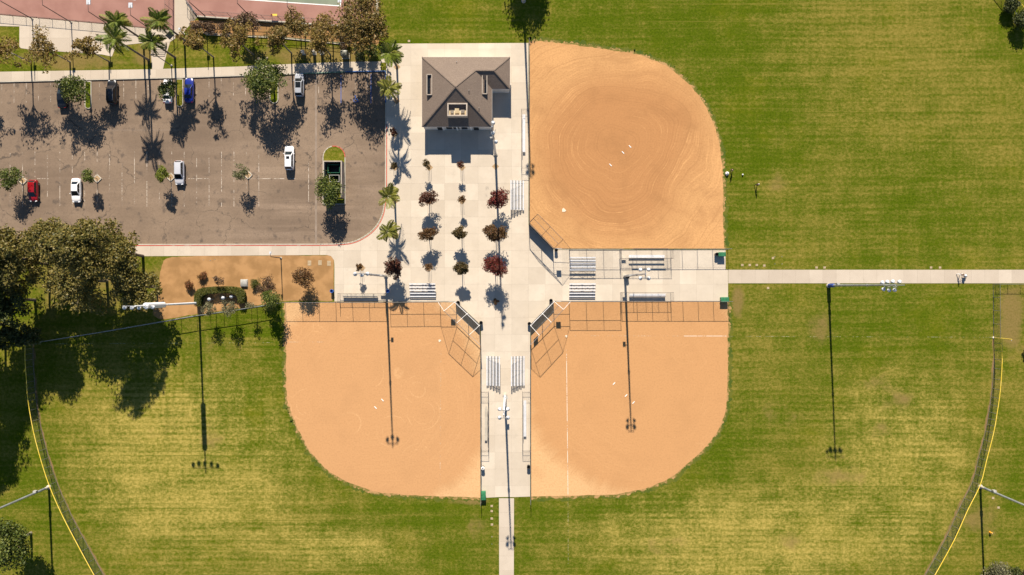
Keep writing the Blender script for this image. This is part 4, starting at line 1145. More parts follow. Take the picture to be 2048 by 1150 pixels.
def tree(px, py, hc, rx, rz, label, mat, nclump=26, per=45, leaf=.22, cr=None, lean=(0, 0), trunk=.11, tmat='trunk', hollow=.5, name='tree', cat='tree', group=None, limbs=True, lump=.3, stakes=0, zbase=0.0, uneven=.18):
    b = P(px, py); b.z = zbase
    root = empty(name, tuple(b), label, cat, group)
    cr = cr or rx * .42
    c, pts = crown_points(rx, rz, nclump, per, cr, hollow, lump)
    off = np.array([lean[0], lean[1], hc])
    if uneven:
        a_ = rng.uniform(0, math.pi); ca, sa = math.cos(a_), math.sin(a_); st_ = 1 + uneven * rng.uniform(.3, 1.0); sq_ = 1 / st_ ** .6
        Ms = np.array([[ca, -sa, 0], [sa, ca, 0], [0, 0, 1]]) @ np.diag([st_, sq_, 1 + uneven * rng.uniform(-.4, .5)]) @ np.array([[ca, sa, 0], [-sa, ca, 0], [0, 0, 1]])
        c = c @ Ms.T; pts = pts @ Ms.T
    V, F = leaves(pts + off, leaf)
    m = fast_mesh('crown', V, F); m.materials.append(MAT[mat]); o = link(bpy.data.objects.new('crown', m), root); ORG[o.name] = Vector(b)
    tb = MB(); top = Vector((lean[0], lean[1], hc)); fork = Vector((lean[0] * .5, lean[1] * .5, hc - rz * .75)) if hc - rz * .75 > .3 else Vector((lean[0] * .5, lean[1] * .5, hc * .5))
    wob = Vector((random.uniform(-1, 1), random.uniform(-1, 1), 0)) * trunk * .8
    tb.tube([(0, 0, -.1), (0, 0, .05), fork * .5 + wob, fork, top + Vector((0, 0, rz * .3))], [trunk * 1.5, trunk * 1.15, trunk, trunk * .85, trunk * .2], 8)
    if limbs:
        idx = np.argsort(rng.random(len(c)))[:min(len(c), 16)]
        for i in idx:
            e = Vector(c[i] + off); s = fork.lerp(top, random.uniform(0, .5)); mdl = s.lerp(e, .5) + Vector((0, 0, .12 * rx * random.uniform(-.3, 1)))
            tb.tube([s, mdl, e], [trunk * .5, trunk * .3, trunk * .1], 5, cap=False)
    tb.build('trunk', tmat, root, local=True)
    for k in range(stakes):
        a = 2 * math.pi * k / stakes + .5
        MB().tube([(math.cos(a) * .35, math.sin(a) * .35, 0), (math.cos(a) * .35, math.sin(a) * .35, hc * .75)], .03, 6).build('stake', 'stake', root, local=True)
    return root

G1 = 'young trees set in the plaza'
def sapling(px, py, label, mat, r=.85, hc=2.7): tree(px, py, hc, r, r * 1.05, label, mat, 20, 22, .20, trunk=.035, stakes=3, group=G1, hollow=.3, lump=.5)
def maple(px, py, label, mat, r=1.65, hc=3.0, rz=1.35, n=26): tree(px, py, hc, r * 1.04, rz, label, mat, int(n * 1.7), 55, .21, cr=r * .34, trunk=.075, group=G1, hollow=.22, stakes=1, lump=.42, uneven=.34, lean=(random.uniform(-.25, .25), random.uniform(-.25, .25)))
sapling(859, 335, 'staked green-brown sapling just below the building, left of two', 'l_olivebrown', .95)
sapling(924, 335, 'staked dark sapling just below the building, right of two', 'l_maroon', .85)
maple(859, 402, 'round dark maroon tree on the plaza below the left sapling', 'l_maroon', 1.6)
maple(859, 469, 'brown-maroon tree third down the second plaza row', 'l_rust', 1.55)
sapling(859, 536, 'small sparse rusty sapling above the lower left bleacher', 'l_rust', .95)
sapling(924, 402, 'thin staked rusty sapling between the maroon tree and the red tree', 'l_rust', .8)
maple(924, 469, 'olive-brown tree third down the third plaza row', 'l_olivebrown', 1.35)
maple(924, 536, 'olive-brown tree lowest in the third plaza row', 'l_olivebrown', 1.3, 3.3)
maple(993, 402, 'dark red tree beside the plaza bleacher', 'l_crimson', 2.0, 3.4, 1.6, 36)
maple(991, 469, 'large rusty brown tree below the dark red one', 'l_rust', 2.05, 3.6, 1.7, 40)
maple(991, 536, 'bright crimson tree, largest and reddest on the plaza', 'l_crimson', 2.1, 3.8, 1.8, 42)
tree(991, 603, .55, .62, .4, 'tiny rusty shrub lying in the shadow of the crimson tree', 'l_rust', 9, 24, .16, trunk=.02, group=G1, limbs=False)
sapling(790, 268, 'dark sapling in palm shade at the upper plaza edge', 'l_maroon', .8, 1.6)
sapling(790, 335, 'brownish sapling in palm shade by the red kerb', 'l_olivebrown', .75, 1.7)
maple(790, 536, 'dark maroon tree above the lower left dugout', 'l_maroon', 1.75, 3.2, 1.5, 32)
sapling(724, 536, 'thin rusty sapling beside its square pit above the lower left dugout', 'l_rust', .75, 2.7)

G2 = 'trees in the car park'
tree(45, 361, 3.2, 2.1, 1.8, 'green tree beside the red car', 'l_green', 34, 60, .24, trunk=.09, group=G2)
tree(194, 357, 2.7, 1.45, 1.3, 'small green tree in a diamond planter right of the white sedan', 'l_green', 18, 50, .22, trunk=.06, group=G2)
tree(341, 354, 3.0, 1.5, 1.6, 'bright lime tree left of the silver car', 'l_lime', 22, 70, .20, trunk=.06, group=G2)
tree(496, 350, 3.2, 1.7, 1.6, 'pale flowering tree in the middle of the car park', 'l_flower', 20, 50, .22, trunk=.06, group=G2)
tree(670, 384, 4.0, 2.75, 2.2, 'dense green tree beside the dumpster enclosure', 'l_green', 44, 70, .27, trunk=.12, group=G2)
tree(180, 190, 4.5, 2.7, 2.3, 'leafy green tree on the island between the two black cars', 'l_green', 44, 66, .27, trunk=.12, group=G2)
tree(357, 191, 4.0, 1.9, 2.0, 'dark green tree overhanging the white car', 'l_green', 28, 55, .25, trunk=.10, group=G2)
tree(548, 177, 5.3, 3.6, 2.9, 'broad green tree overhanging the kerb left of the silver car', 'l_green', 58, 72, .30, trunk=.17, group=G2)

G3 = 'sparse brown street trees along the upper sidewalk'
def dry(px, py, label, r=3.2, hc=7.8, rz=3.0, mat='l_dry', n=34, per=52): tree(px, py, hc, r * 1.12, rz, label, mat, n, per, .30, cr=r * .27, trunk=.13, tmat='trunk_grey', group=G3, hollow=.15, lump=.8, uneven=.45)
dry(62, 124, 'sparse brown street tree at the far left of the upper sidewalk', 3.6)
dry(140, 124, 'sparse brown street tree, second from the left', 3.4)
dry(218, 123, 'thin brown street tree left of the palms', 2.7, 7.2)
dry(427, 114, 'sparse brown street tree just right of the palms', 2.6, 7.4)
dry(507, 109, 'wide brown street tree above the stalls left of the broad green tree', 3.6, 7.6)
dry(583, 106, 'brown street tree above the silver car', 3.0, 7.8, mat='l_autumn')
dry(661, 110, 'brown street tree above the white utility cabinets', 3.2, 7.6)
dry(-16, 126, 'brown street tree cut by the left picture edge', 3.4)
tree(742, 82, 8.4, 5.0, 4.2, 'big full autumn tree at the court corner', 'l_autumn', 90, 70, .34, cr=1.7, trunk=.25, group='autumn trees by the courts')
tree(610, 66, 4.5, 2.6, 2.2, 'rounded olive-brown tree by the court retaining wall', 'l_autumn', 34, 55, .28, trunk=.12, group='autumn trees by the courts')
tree(665, 72, 4.8, 2.4, 2.2, 'brown tree left of the big autumn tree', 'l_dry', 26, 50, .28, trunk=.12, group='autumn trees by the courts')
tree(505, 58, 3.6, 2.2, 1.9, 'dark bushy tree under the court fence', 'l_purple', 30, 50, .26, trunk=.10, group='autumn trees by the courts')

def shrub(px, py, r, h, label, mat, n=14, per=40, leaf=.18, name='shrub', group=None, zb=0.0, core=True):
    b = P(px, py); b.z = zb; root = empty(name, tuple(b), label, 'shrub', group)
    c, pts = crown_points(r, h * .5, int(n * 1.9), per, r * .40, .25, .15)
    pts[:, 2] = np.maximum(pts[:, 2] + h * .52, .05)
    V, F = leaves(pts, leaf); m = fast_mesh('foliage', V, F); m.materials.append(MAT[mat]); link(bpy.data.objects.new('foliage', m), root)
    mb = MB()
    for k in range(6):
        a = k * 1.05; mb.tube([(0, 0, 0), (math.cos(a) * r * .3, math.sin(a) * r * .3, h * .4), (math.cos(a) * r * .6, math.sin(a) * r * .6, h * .75)], [.05, .035, .012], 5, cap=False)
    mb.build('stem', 'trunk', root, local=True)
GB = 'shrubs along the court wall'
for (x, y, r, h, lab, mt) in [(398, 60, 1.5, 1.8, 'purple-brown shrub at the left end of the court wall', 'l_purple'), (425, 58, 1.5, 1.7, 'purple-brown shrub, second along the court wall', 'l_purple'),
        (452, 60, 1.5, 1.6, 'purplish shrub, third along the court wall', 'l_purple'), (480, 62, 1.4, 1.6, 'brownish shrub, fourth along the court wall', 'l_dry'),
        (560, 64, 1.2, 1.4, 'small shrub by the court wall right of the dark bushy tree', 'l_dry'), (640, 74, 1.6, 1.7, 'olive shrub under the brown tree near the cabinets', 'l_autumn'),
        (690, 82, 1.5, 1.6, 'dark shrub under the left of the big autumn tree', 'l_purple'), (384, 72, .9, 1.0, 'little green shrub beside the ramp lamp', 'l_green')]:
    shrub(x, y, r, h, lab, mt, 16, 46, .20, group=GB)
shrub(722, 108, 1.5, 1.7, 'dark green shrub by the corner sidewalk below the autumn tree', 'l_gumdark', 18, 50, .2)
shrub(745, 106, 1.5, 2.0, 'green shrub beside the uppermost plaza palm', 'l_green', 18, 50, .2)
G4 = 'shrubs in the planting bed'
shrub(407, 553, 1.0, 1.15, 'red-tipped round shrub, upper of the pair in the planting bed', 'l_redshrub', 14, 60, .13, group=G4)
shrub(383, 571, 1.05, 1.2, 'red-tipped round shrub, lower left of the pair in the planting bed', 'l_redshrub', 14, 60, .13, group=G4)
shrub(513, 566, 1.0, 1.4, 'clipped bright green round shrub left of the purple tree', 'l_hedge', 16, 70, .12, group=G4)
tree(446, 561, 2.2, 1.15, 1.2, 'thin grey-brown tree above the hedge', 'l_purple', 14, 34, .18, trunk=.04, group='small trees in the planting bed', hollow=.2)
tree(543, 573, 2.6, 1.75, 1.5, 'bushy purple-brown tree right of the clipped green shrub', 'l_purple', 28, 60, .19, trunk=.06, group='small trees in the planting bed')
tree(616, 557, 2.9, 1.95, 1.6, 'round rusty tree alone on the bare bed', 'l_rust', 44, 62, .19, trunk=.07, group='small trees in the planting bed')
tree(432, 617, 3.4, 1.35, 1.7, 'grey-green olive tree beside the white pole', 'l_grey', 20, 50, .17, trunk=.05, group='grey olive trees at the hedge')
tree(472, 616, 3.4, 1.5, 1.8, 'grey-green olive tree in front of the hedge middle', 'l_grey', 22, 50, .17, trunk=.05, group='grey olive trees at the hedge')
tree(514, 611, 3.0, .95, 1.4, 'slim pale olive tree at the right end of the hedge', 'l_grey', 13, 40, .16, trunk=.05, group='grey olive trees at the hedge')
tree(557, 600, 3.6, 1.9, 2.6, 'tall dense green bush against the fence at the infield corner', 'l_green', 36, 60, .22, trunk=.12, group=None)

# clipped U hedge
hb = P(444, 585); hedge = empty('hedge', tuple(hb), 'clipped dark green U-shaped hedge round the white backflow valves', 'hedge')
hp = smooth_path([(401, 606), (401, 594), (407, 585), (422, 581), (445, 579.5), (468, 580), (482, 584), (487, 592), (487, 600)], 8)
pts = []
for a, c in zip(hp[:-1], hp[1:]):
    A, C = P(*a), P(*c); n = 260
    t = rng.random(n)[:, None]; base = np.array(A)[None] * (1 - t) + np.array(C)[None] * t
    q = rng.uniform(-1, 1, (n, 3)); ax = np.argmax(np.abs(q), 1); q[np.arange(n), ax] = np.sign(q[np.arange(n), ax])
    q = q * np.array([.62, .62, .75]) + np.array([0, 0, .78]); base = base + q; pts.append(base)
pts = np.concatenate(pts) - np.array(hb); pts[:, 2] = np.maximum(pts[:, 2], .03)
V, F = leaves(pts, .16); m = fast_mesh('foliage', V, F); m.materials.append(MAT['l_hedge']); link(bpy.data.objects.new('foliage', m), hedge)
mb = MB()
for a in hp[::2]:
    A = P(*a); mb.tube([A, A + Vector((0, 0, 1.2))], [.04, .02], 5)
mb.build('stem', 'trunk', hedge)

# big dark tree group in the west
G5 = 'tall grey-green trees at the left edge'
def gum(px, py, hc, rx, rz, label, mat='l_gum', n=125, per=92, leaf=.36): tree(px, py, hc, rx, rz, label, mat, n, per, leaf, cr=rx * .22, trunk=.26, tmat='trunk', group=G5, hollow=.25, lump=.7, uneven=.25)
gum(268, 500, 17.5, 4.6, 5.4, 'tallest grey-green tree of the left group, its shadow reaching far down the lawn', n=120)
gum(120, 522, 14.5, 5.0, 4.8, 'tall tree in the left group shading the slanting fence')
gum(22, 560, 17.0, 5.2, 5.4, 'tall tree at the left picture edge shading the yellow fence', 'l_gumdark')
gum(286, 512, 9.0, 6.2, 4.0, 'grey-green tree reaching over the left car park kerb')
gum(166, 492, 8.5, 6.4, 3.6, 'broad tree spreading over the left sidewalk')
gum(96, 528, 8.5, 6.2, 3.8, 'grey-brown tree below the left car park corner', n=100)
gum(214, 562, 9.0, 6.4, 3.8, 'olive tree in the middle of the left tree group', n=110)
gum(314, 574, 7.0, 4.8, 3.2, 'tree left of the white floodlight lamps', n=70)
gum(70, 600, 8.5, 5.6, 3.6, 'dark tree above the left end of the slanting fence', 'l_gumdark', 70)
gum(8, 648, 9.0, 5.6, 4.0, 'dark tree on the left picture edge just above the fence corner', 'l_gumdark')
gum(74, 668, 6.0, 3.6, 2.8, 'small dark tree at the fence corner beside the yellow cap', 'l_gumdark', 60)
gum(-10, 720, 12.0, 6.2, 5.0, 'dark tree cut by the left picture edge beside the yellow fence', 'l_gumdark')
tree(62, 1066, 6.2, 5.0, 3.8, 'olive tree in the bottom left corner', 'l_green', 90, 90, .32, cr=1.5, trunk=.25, tmat='trunk_grey', hollow=.3, lump=.45)
tree(1053, -150, 10.5, 5.2, 3.6, 'tree beyond the top edge shading the lawn beside the pole', 'l_gumdark', 90, 80, .34, cr=1.6, trunk=.25, tmat='trunk_grey', hollow=.2)
shrub(1985, 1142, 2.6, 2.6, 'grey bush at the bottom right corner', 'l_grey', 30, 70, .24)
shrub(2020, 1150, 2.2, 2.0, 'dark olive bush right of the grey bush in the corner', 'l_gumdark', 30, 70, .24)
shrub(2050, 1152, 2.0, 2.2, 'reddish bush at the very corner', 'l_purple', 24, 60, .24)
shrub(2012, 14, 1.7, 2.4, 'dark bush behind the top right fence, nearer the lawn', 'l_gumdark', 24, 60, .24)
shrub(2034, 44, 2.0, 3.0, 'dark bush behind the top right fence at the picture edge', 'l_gumdark', 26, 60, .24)
shrub(2052, 700, 1.0, 1.4, 'dark bush at the right picture edge below the foul pole', 'l_gumdark', 14, 40, .22)

# --- palms
def frond_mesh(L, droop, nl=36, name='frond'):
    V = []; F = []
    side = random.uniform(-.35, .35)
    def rachis(t):
        return Vector((L * (t - .16 * t * t * droop), side * L * t * t * .5, L * (.50 * t - droop * .66 * t * t)))
    prev = None
    for i in range(9):
        p = rachis(i / 8); w = .035 * (1 - i / 9)
        b = len(V); V += [tuple(p + Vector((0, w, 0))), tuple(p - Vector((0, w, 0)))]
        if i: F.append((b - 2, b - 1, b + 1, b))
    for i in range(nl):
        t = .10 + .90 * i / (nl - 1); p = rachis(t); ll = L * .27 * math.sin(math.pi * min(1, .18 + t * .80)) ** .7 + .1
        for s in (-1, 1):
            d = Vector((.55, s * 1.0, -.30 - .25 * random.random())).normalized() * ll * random.uniform(.85, 1.1)
            wv = Vector((.055, 0, .01)); b = len(V)
            V += [tuple(p - wv), tuple(p + d * .55 - wv * .8), tuple(p + d), tuple(p + d * .5 + wv * .9)]; F.append((b, b + 1, b + 2, b + 3))
    return fast_mesh(name, np.array(V), np.array(F))
FR = {}
for L in (3.0, 2.6):
    for dr in (.55, .95, 1.5):
        for mt in ('l_palm', 'l_palmdry'):
            m = frond_mesh(L, dr); m.materials.append(MAT[mt]); FR[(L, dr, mt)] = m
def palm(px, py, h, label, L=3.0, mt='l_palm', n=30, bend=(0, 0)):
    b = P(px, py); root = empty('palm_tree', tuple(b), label, 'palm', 'feather palms')
    top = Vector((bend[0], bend[1], h))
    MB().tube([(0, 0, -.1), (0, 0, .3), top * .5 + Vector((-bend[0] * .2, -bend[1] * .2, 0)), top], [.30, .22, .18, .15], 10).build('trunk', 'palm_trunk', root, local=True)
    MB().lathe(tuple(top), [(.14, -.6), (.20, -.3), (.16, .2), (.05, .5)], 10).build('crown_shaft', 'l_palm', root, local=True)
    for k in range(n):
        dr = (.55, .95, 1.5)[min(2, int(3 * k / n))] ; use = 'l_palmdry' if random.random() < .25 else mt
        o = link(bpy.data.objects.new('frond', FR[(L, dr, use)]), root); o.location = top + Vector((0, 0, .25 - .35 * k / n))
        o.rotation_euler = (random.uniform(-.25, .25), -R(22) + R(40) * k / n - random.uniform(0, .25), k * 2.39996 + random.uniform(-.55, .55))
        s = random.uniform(.62, 1.12); o.scale = (s, s, s)
palm(297, 120, 11.6, 'tallest palm, its trunk leaning across the dry lawn left of the stairs')
palm(350, 115, 8.9, 'palm with its crown over the stairs')
palm(369, 80, 9.8, 'palm with its trunk rising beside the ramp')
palm(287, 80, 9.2, 'palm whose crown hides the court railing corner')
palm(794, 134, 7.8, 'uppermost palm on the plaza at the car park corner')
palm(793, 202, 8.4, 'palm on the plaza below the blue kerb', mt='l_palmdry', n=18)
palm(790, 402, 6.4, 'pale palm on the plaza above the car park curve', 3.0, 'l_palmdry', 18)
palm(793, 470, 9.0, 'slim pale palm beside the curve of the red kerb', 2.6, 'l_palmdry', 15)

# ------------------------------------------------------------------ cars
def bevel_mesh(mb, name, off, seg, mat):
    bm = bmesh.new()
    vs = [bm.verts.new(v) for v in mb.v]
    for f in mb.f: bm.faces.new([vs[i] for i in f])
    bmesh.ops.recalc_face_normals(bm, faces=bm.faces)
    bmesh.ops.bevel(bm, geom=list(bm.edges), offset=off, segments=seg, affect='EDGES', profile=.6)
    m = bpy.data.meshes.new(name); bm.to_mesh(m); bm.free(); m.materials.append(MAT[mat])
    m.polygons.foreach_set('use_smooth', [True] * len(m.polygons))
    return m
def car(px, py, rz, paint, label, L=4.7, W=1.84, H=1.46, kind='sedan', name='parked_car', dark_roof=False, sunroof=False):
    c = P(px, py, .75); c.z = -.15
    root = empty(name, tuple(c), label, 'car', 'cars in the car park', rz)
    hw = W / 2
    pr = {'sedan': dict(top=[(-.5, .62), (-.485, .86), (-.44, .96), (-.33, .99), (-.2, .96), (.0, .93), (.17, .90), (.23, .86), (.36, .81), (.45, .72), (.487, .60), (.5, .48)], yb0=-.37, yb1=-.21, yf1=.05, yf0=.235),
          'suv': dict(top=[(-.5, .66), (-.49, .98), (-.46, 1.04), (-.33, 1.05), (-.2, 1.04), (.0, 1.02), (.17, .99), (.25, .93), (.37, .90), (.455, .82), (.488, .68), (.5, .52)], yb0=-.475, yb1=-.40, yf1=.085, yf0=.265),
          'hatch': dict(top=[(-.5, .62), (-.49, .92), (-.46, .98), (-.33, .99), (-.2, .98), (.0, .95), (.17, .92), (.25, .87), (.37, .82), (.45, .74), (.487, .62), (.5, .5)], yb0=-.465, yb1=-.36, yf1=.09, yf0=.28)}[kind]
    prof = pr['top']; zb = .24
    def top_at(t):
        for (a, za), (b_, z_b) in zip(prof[:-1], prof[1:]):
            if a <= t <= b_: return za + (z_b - za) * (t - a) / (b_ - a)
        return prof[-1][1]
    ts = [-.5, -.49, -.475, -.45, -.40, -.32, -.2, -.05, .1, .2, .28, .36, .42, .46, .48, .492, .5]
    rings = []
    for t in ts:
        w = hw * (1 - .20 * max(0, (abs(t) - .36) / .14) ** 2 - .03 * (abs(t) / .5) ** 2); zt = top_at(t)
        z0 = zb + .12 * max(0, (abs(t) - .44) / .06)
        half = [(0, z0), (w * .82, z0), (w * .95, z0 + .06), (w, z0 + (zt - z0) * .38), (w * .985, z0 + (zt - z0) * .72), (w * .93, zt - .045), (w * .84, zt - .005), (w * .5, zt + .025), (0, zt + .035)]
        ring = half + [(-x, z) for x, z in half[-2:0:-1]]
        rings.append([(x, t * L, z) for x, z in ring])
    n = len(rings[0]); mb = MB(); vs = [q for r_ in rings for q in r_]; fs = []
    for i in range(len(rings) - 1):
        for k in range(n): fs.append((i * n + k, i * n + (k + 1) % n, (i + 1) * n + (k + 1) % n, (i + 1) * n + k))
    fs.append(tuple(range(n))); fs.append(tuple((len(rings) - 1) * n + k for k in range(n - 1, -1, -1)))
    mb.add(vs, fs); body = mb.build('body', 'car_' + paint, root, local=True, smooth=True)
    # cabin
    belt = top_at(0) - .02; wb, wt = hw * .96, hw * (.68 if kind == 'sedan' else .72); zr = H - .03
    yb0, yb1, yf1, yf0 = (pr[k] * L for k in ('yb0', 'yb1', 'yf1', 'yf0'))
    bo = [Vector((-wb * .93, yb0, belt)), Vector((wb * .93, yb0, belt)), Vector((wb * .93, yf0, belt - .03)), Vector((-wb * .93, yf0, belt - .03))]
    to = [Vector((-wt * .96, yb1, zr)), Vector((wt * .96, yb1, zr)), Vector((wt, yf1, zr)), Vector((-wt, yf1, zr))]
    cab = MB().add(bo + to, [(0, 3, 2, 1), (4, 5, 6, 7), (0, 1, 5, 4), (1, 2, 6, 5), (2, 3, 7, 6), (3, 0, 4, 7)])
    cm_ = bevel_mesh(cab, 'cabin', .09, 3, 'car_' + paint); o = link(bpy.data.objects.new('cabin', cm_), root)
    def pane(nm, b0, b1, t1, t0, u0, u1, v0, v1, mat='glass', lift=.014):
        nr = (b1 - b0).cross(t0 - b0).normalized(); cen = (b0 + b1 + t0 + t1) / 4
        if nr.dot(cen - Vector((0, (yb0 + yf0) / 2, .9))) < 0: nr = -nr
        def q(u, v): return b0.lerp(b1, u).lerp(t0.lerp(t1, u), v) + nr * lift
        pts_ = []
        N = 5
        vs_ = [q(u0 + (u1 - u0) * i / N, v0 + (v1 - v0) * j / 2) for j in range(3) for i in range(N + 1)]
        fs_ = [(j * (N + 1) + i, j * (N + 1) + i + 1, (j + 1) * (N + 1) + i + 1, (j + 1) * (N + 1) + i) for j in range(2) for i in range(N)]
        MB().add(vs_, fs_).build(nm, mat, root, local=True)
    pane('windscreen', bo[3], bo[2], to[2], to[3], .06, .94, .02, .95)
    pane('rear_window', bo[0], bo[1], to[1], to[0], .08, .92, .06, .94)
    for (b0, b1, t1, t0) in ((bo[1], bo[2], to[2], to[1]), (bo[0], bo[3], to[3], to[0])):
        pane('side_window', b0, b1, t1, t0, .08, .49, .10, .92); pane('side_window', b0, b1, t1, t0, .52, .92, .10, .92)
    if dark_roof: MB().box((0, yf1 - .62, H - .024), (wt * 1.55, 1.15, .012)).build('glass_roof', 'glass', root, local=True)
    if sunroof: MB().box((-.02, yf1 - .50, H - .024), (wt * .95, .55, .012)).build('sunroof', 'glass', root, local=True)
    if kind == 'suv':
        for s in (-1, 1): MB().bar((s * wt * .93, yb1 + .1, H + .0), (s * wt * .93, yf1 - .1, H + .0), .04).build('roof_rail', 'steel', root, local=True)
    for s in (-1, 1):
        MB().box((s * hw * .62, L * .478, top_at(.44) - .10), (.36, .22, .12), s * -.45).build('headlight', 'headlight', root, local=True)
        MB().box((s * hw * .66, -L * .484, top_at(-.47) - .12), (.30, .14, .14), s * .3).build('taillight', 'taillight', root, local=True)
        MB().box((s * (hw + .07), yf0 - .42, 1.0), (.18, .12, .13)).build('mirror', 'car_' + paint, root, local=True)
        for yy in (-.30, .31):
            w_ = MB().lathe((s * (hw - .115), yy * L, .33), [(.20, -.13), (.31, -.13), (.335, -.09), (.335, .09), (.31, .13), (.20, .13)], 18, Vector((1, 0, 0))).build('wheel', 'tyre', root, local=True)
            MB().lathe((s * (hw - .115 + .11), yy * L, .33), [(.0, -.02), (.08, .03), (.21, .01), (.215, -.02)], 14, Vector((s, 0, 0))).build('rim', 'rim', w_, local=True)
    MB().box((0, -L * .488, .50), (.45, .06, .12)).build('number_plate', 'white', root, local=True)
    return root
car(123, 191, R(0), 'black', 'black sedan half under the leafy green island tree', 4.8)
car(223, 184, R(0), 'black2', 'black sport utility vehicle right of the grass island', 4.75, 1.92, 1.66, 'suv')
car(334, 182, R(0), 'white', 'white car partly covered by the dark green tree', 4.7, 1.84, 1.46)
car(377, 180, R(0), 'blue', 'bright blue sedan parked right of the narrow island', 4.85)
car(598, 169, R(0), 'silver', 'silver sport utility vehicle with dark glass roof by the green kerb', 4.6, 1.86, 1.62, 'suv', dark_roof=True)
car(65, 381, R(180), 'red', 'red hatchback beside the diamond planter', 4.3, 1.80, 1.5, 'hatch')
car(151, 380, R(180), 'white2', 'white sedan with dark windows alone in the middle row', 4.8)
car(358, 345, R(180), 'silverwhite', 'silver-white sport utility vehicle right of the lime tree', 4.75, 1.86, 1.64, 'suv')
car(578, 315.5, R(0), 'white3', 'white sport utility vehicle with sunroof standing in the open car park', 4.75, 1.88, 1.66, 'suv', sunroof=True)

# ------------------------------------------------------------------ dumpster enclosure
ec = P(670, 362); enc = empty('dumpster_enclosure', tuple(ec), 'open-topped block wall enclosure on the grass island', 'enclosure')
ex0, ex1, ey0, ey1 = (652.5 - 1024) * .1, (687.5 - 1024) * .1, (575 - 398) * .1, (575 - 326) * .1
for a, c in (((ex0, ey0), (ex0, ey1)), ((ex0, ey1), (ex1, ey1)), ((ex1, ey1), (ex1, ey0))):
    dd = Vector((c[0] - a[0], c[1] - a[1], 0)).normalized() * .1
    MB().bar(Vector((a[0], a[1], .95)) - dd, Vector((c[0], c[1], .95)) - dd, .2, 2.1).build('wall', 'wall_block', enc)
for k, s in ((0, 1), (1, -1)):
    xa = ex0 if k == 0 else ex1; xm = (ex0 + ex1) / 2
    MB().bar((xa, ey0, 1.0), (xm - .05 * s, ey0, 1.0), .06, 1.8).build('gate', 'pole_dark', enc)
def dumpster(cx, cy, label, w=2.1, l=1.5, h=1.35, edge='skip_green'):
    root = empty('dumpster', (cx, cy, -.02), label, 'dumpster', 'green dumpsters in the enclosure')
    for sx, sy, dx, dy in ((0, 1, w, .06), (0, -1, w, .06), (1, 0, .06, l), (-1, 0, .06, l)):
        MB().box((sx * (w - .06) / 2, sy * (l - .06) / 2, h / 2), (dx - (.13 if dx > dy else 0), dy, h - .1)).build('side', 'skip_green', root, local=True)
    MB().box((0, 0, .12), (w - .14, l - .14, .05)).build('floor', 'dark', root, local=True)
    mb = MB()
    for sx, sy, dx, dy in ((0, 1, w + .1, .1), (0, -1, w + .1, .1), (1, 0, .1, l - .1), (-1, 0, .1, l - .1)): mb.box((sx * w / 2, sy * l / 2, h), (dx, dy, .09))
    mb.build('rim', edge, root, local=True)
    for s in (-1, 1): MB().box((s * (w / 2 + .07), 0, .8), (.08, .9, .12)).build('fork_pocket', 'skip_green', root, local=True)
dumpster((ex0 + ex1) / 2 + .1, ey1 - 1.35, 'dark green dumpster at the back of the enclosure', 2.3, 1.6)
dumpster((ex0 + ex1) / 2 + .25, ey1 - 3.3, 'pale-rimmed dumpster half hidden by the tree', 1.9, 1.3, 1.45, 'cab_grey')

# ------------------------------------------------------------------ bins, boxes, cabinets
def bin_(px, py, mat, label, r=.33, h=.95, lid=False):
    b = P(px, py); root = empty('trash_can', tuple(b), label, 'trash can', 'round trash cans')
    MB().lathe(tuple(b), [(r * .86, .03), (r * .95, h * .5), (r, h - .03), (r * 1.08, h - .02), (r * 1.08, h), (r * .84, h), (r * .80, h - .35), (.01, h - .36)], 18).build('body', mat, root)
    MB().lathe(tuple(b), [(r * .9, .0), (r * .9, .06), (.01, .06)], 14).build('foot', 'bin_black', root)
    if lid: MB().lathe(tuple(b), [(r * 1.1, h), (r * 1.0, h + .14), (r * .4, h + .2), (.2, h + .2)], 16).build('lid', 'white', root)
bin_(917, 605, 'bin_black', 'black trash can behind the left end of the lower left backstop')
bin_(962.5, 645, 'bin_black', 'black trash can at the right end of the lower left backstop')
bin_(1058.5, 647, 'bin_black', 'black trash can at the left end of the lower right backstop')
bin_(1101.5, 601, 'bin_black', 'black trash can behind the upper end of the lower right backstop')
bin_(966, 934, 'bin_black', 'black trash can with white lid by the left walkway fence', lid=True)
bin_(1057, 932, 'bin_black', 'black trash can by the right walkway fence')
bin_(665.5, 582, 'bin_blue', 'blue trash can at the corner of the planting bed')
bin_(777, 582, 'bin_blue', 'blue trash can beside the grey pole at the lower left dugout')
bin_(1254, 554, 'bin_black', 'dark trash can beside the pole between the right dugouts')
bin_(1431.5, 509, 'bin_black', 'black trash can beside the upper green box')
bin_(1112, 478 + 22, 'bin_black', 'black trash can behind the upper backstop')
def gbox(px, py, w, d, h, label, rz=0, mat='bin_green'):
    b = P(px, py); root = empty('equipment_box', tuple(b), label, 'storage box', 'green equipment boxes', rz)
    m = bevel_mesh(MB().box((0, 0, h / 2 + .06), (w, d, h)), 'body', .04, 2, mat); link(bpy.data.objects.new('body', m), root)
    m = bevel_mesh(MB().box((0, 0, h + .12), (w + .08, d + .08, .10)), 'lid', .03, 2, mat); link(bpy.data.objects.new('lid', m), root)
    for s in (-1, 1):
        MB().box((s * (w / 2 + .03), 0, h * .7), (.05, .2, .05)).build('handle', 'steel', root, local=True)
        MB().box((s * w * .38, 0, .03), (.12, d * .9, .06)).build('skid', 'bin_black', root, local=True)
gbox(1441, 509, 1.35, .75, .95, 'green equipment box at the upper corner of the right plaza strip')
gbox(1447, 599, 1.5, .9, .85, 'pale green equipment box above the lower right infield corner')
gbox(967, 989, .9, 1.6, .8, 'green equipment box at the foot of the left walkway fence')

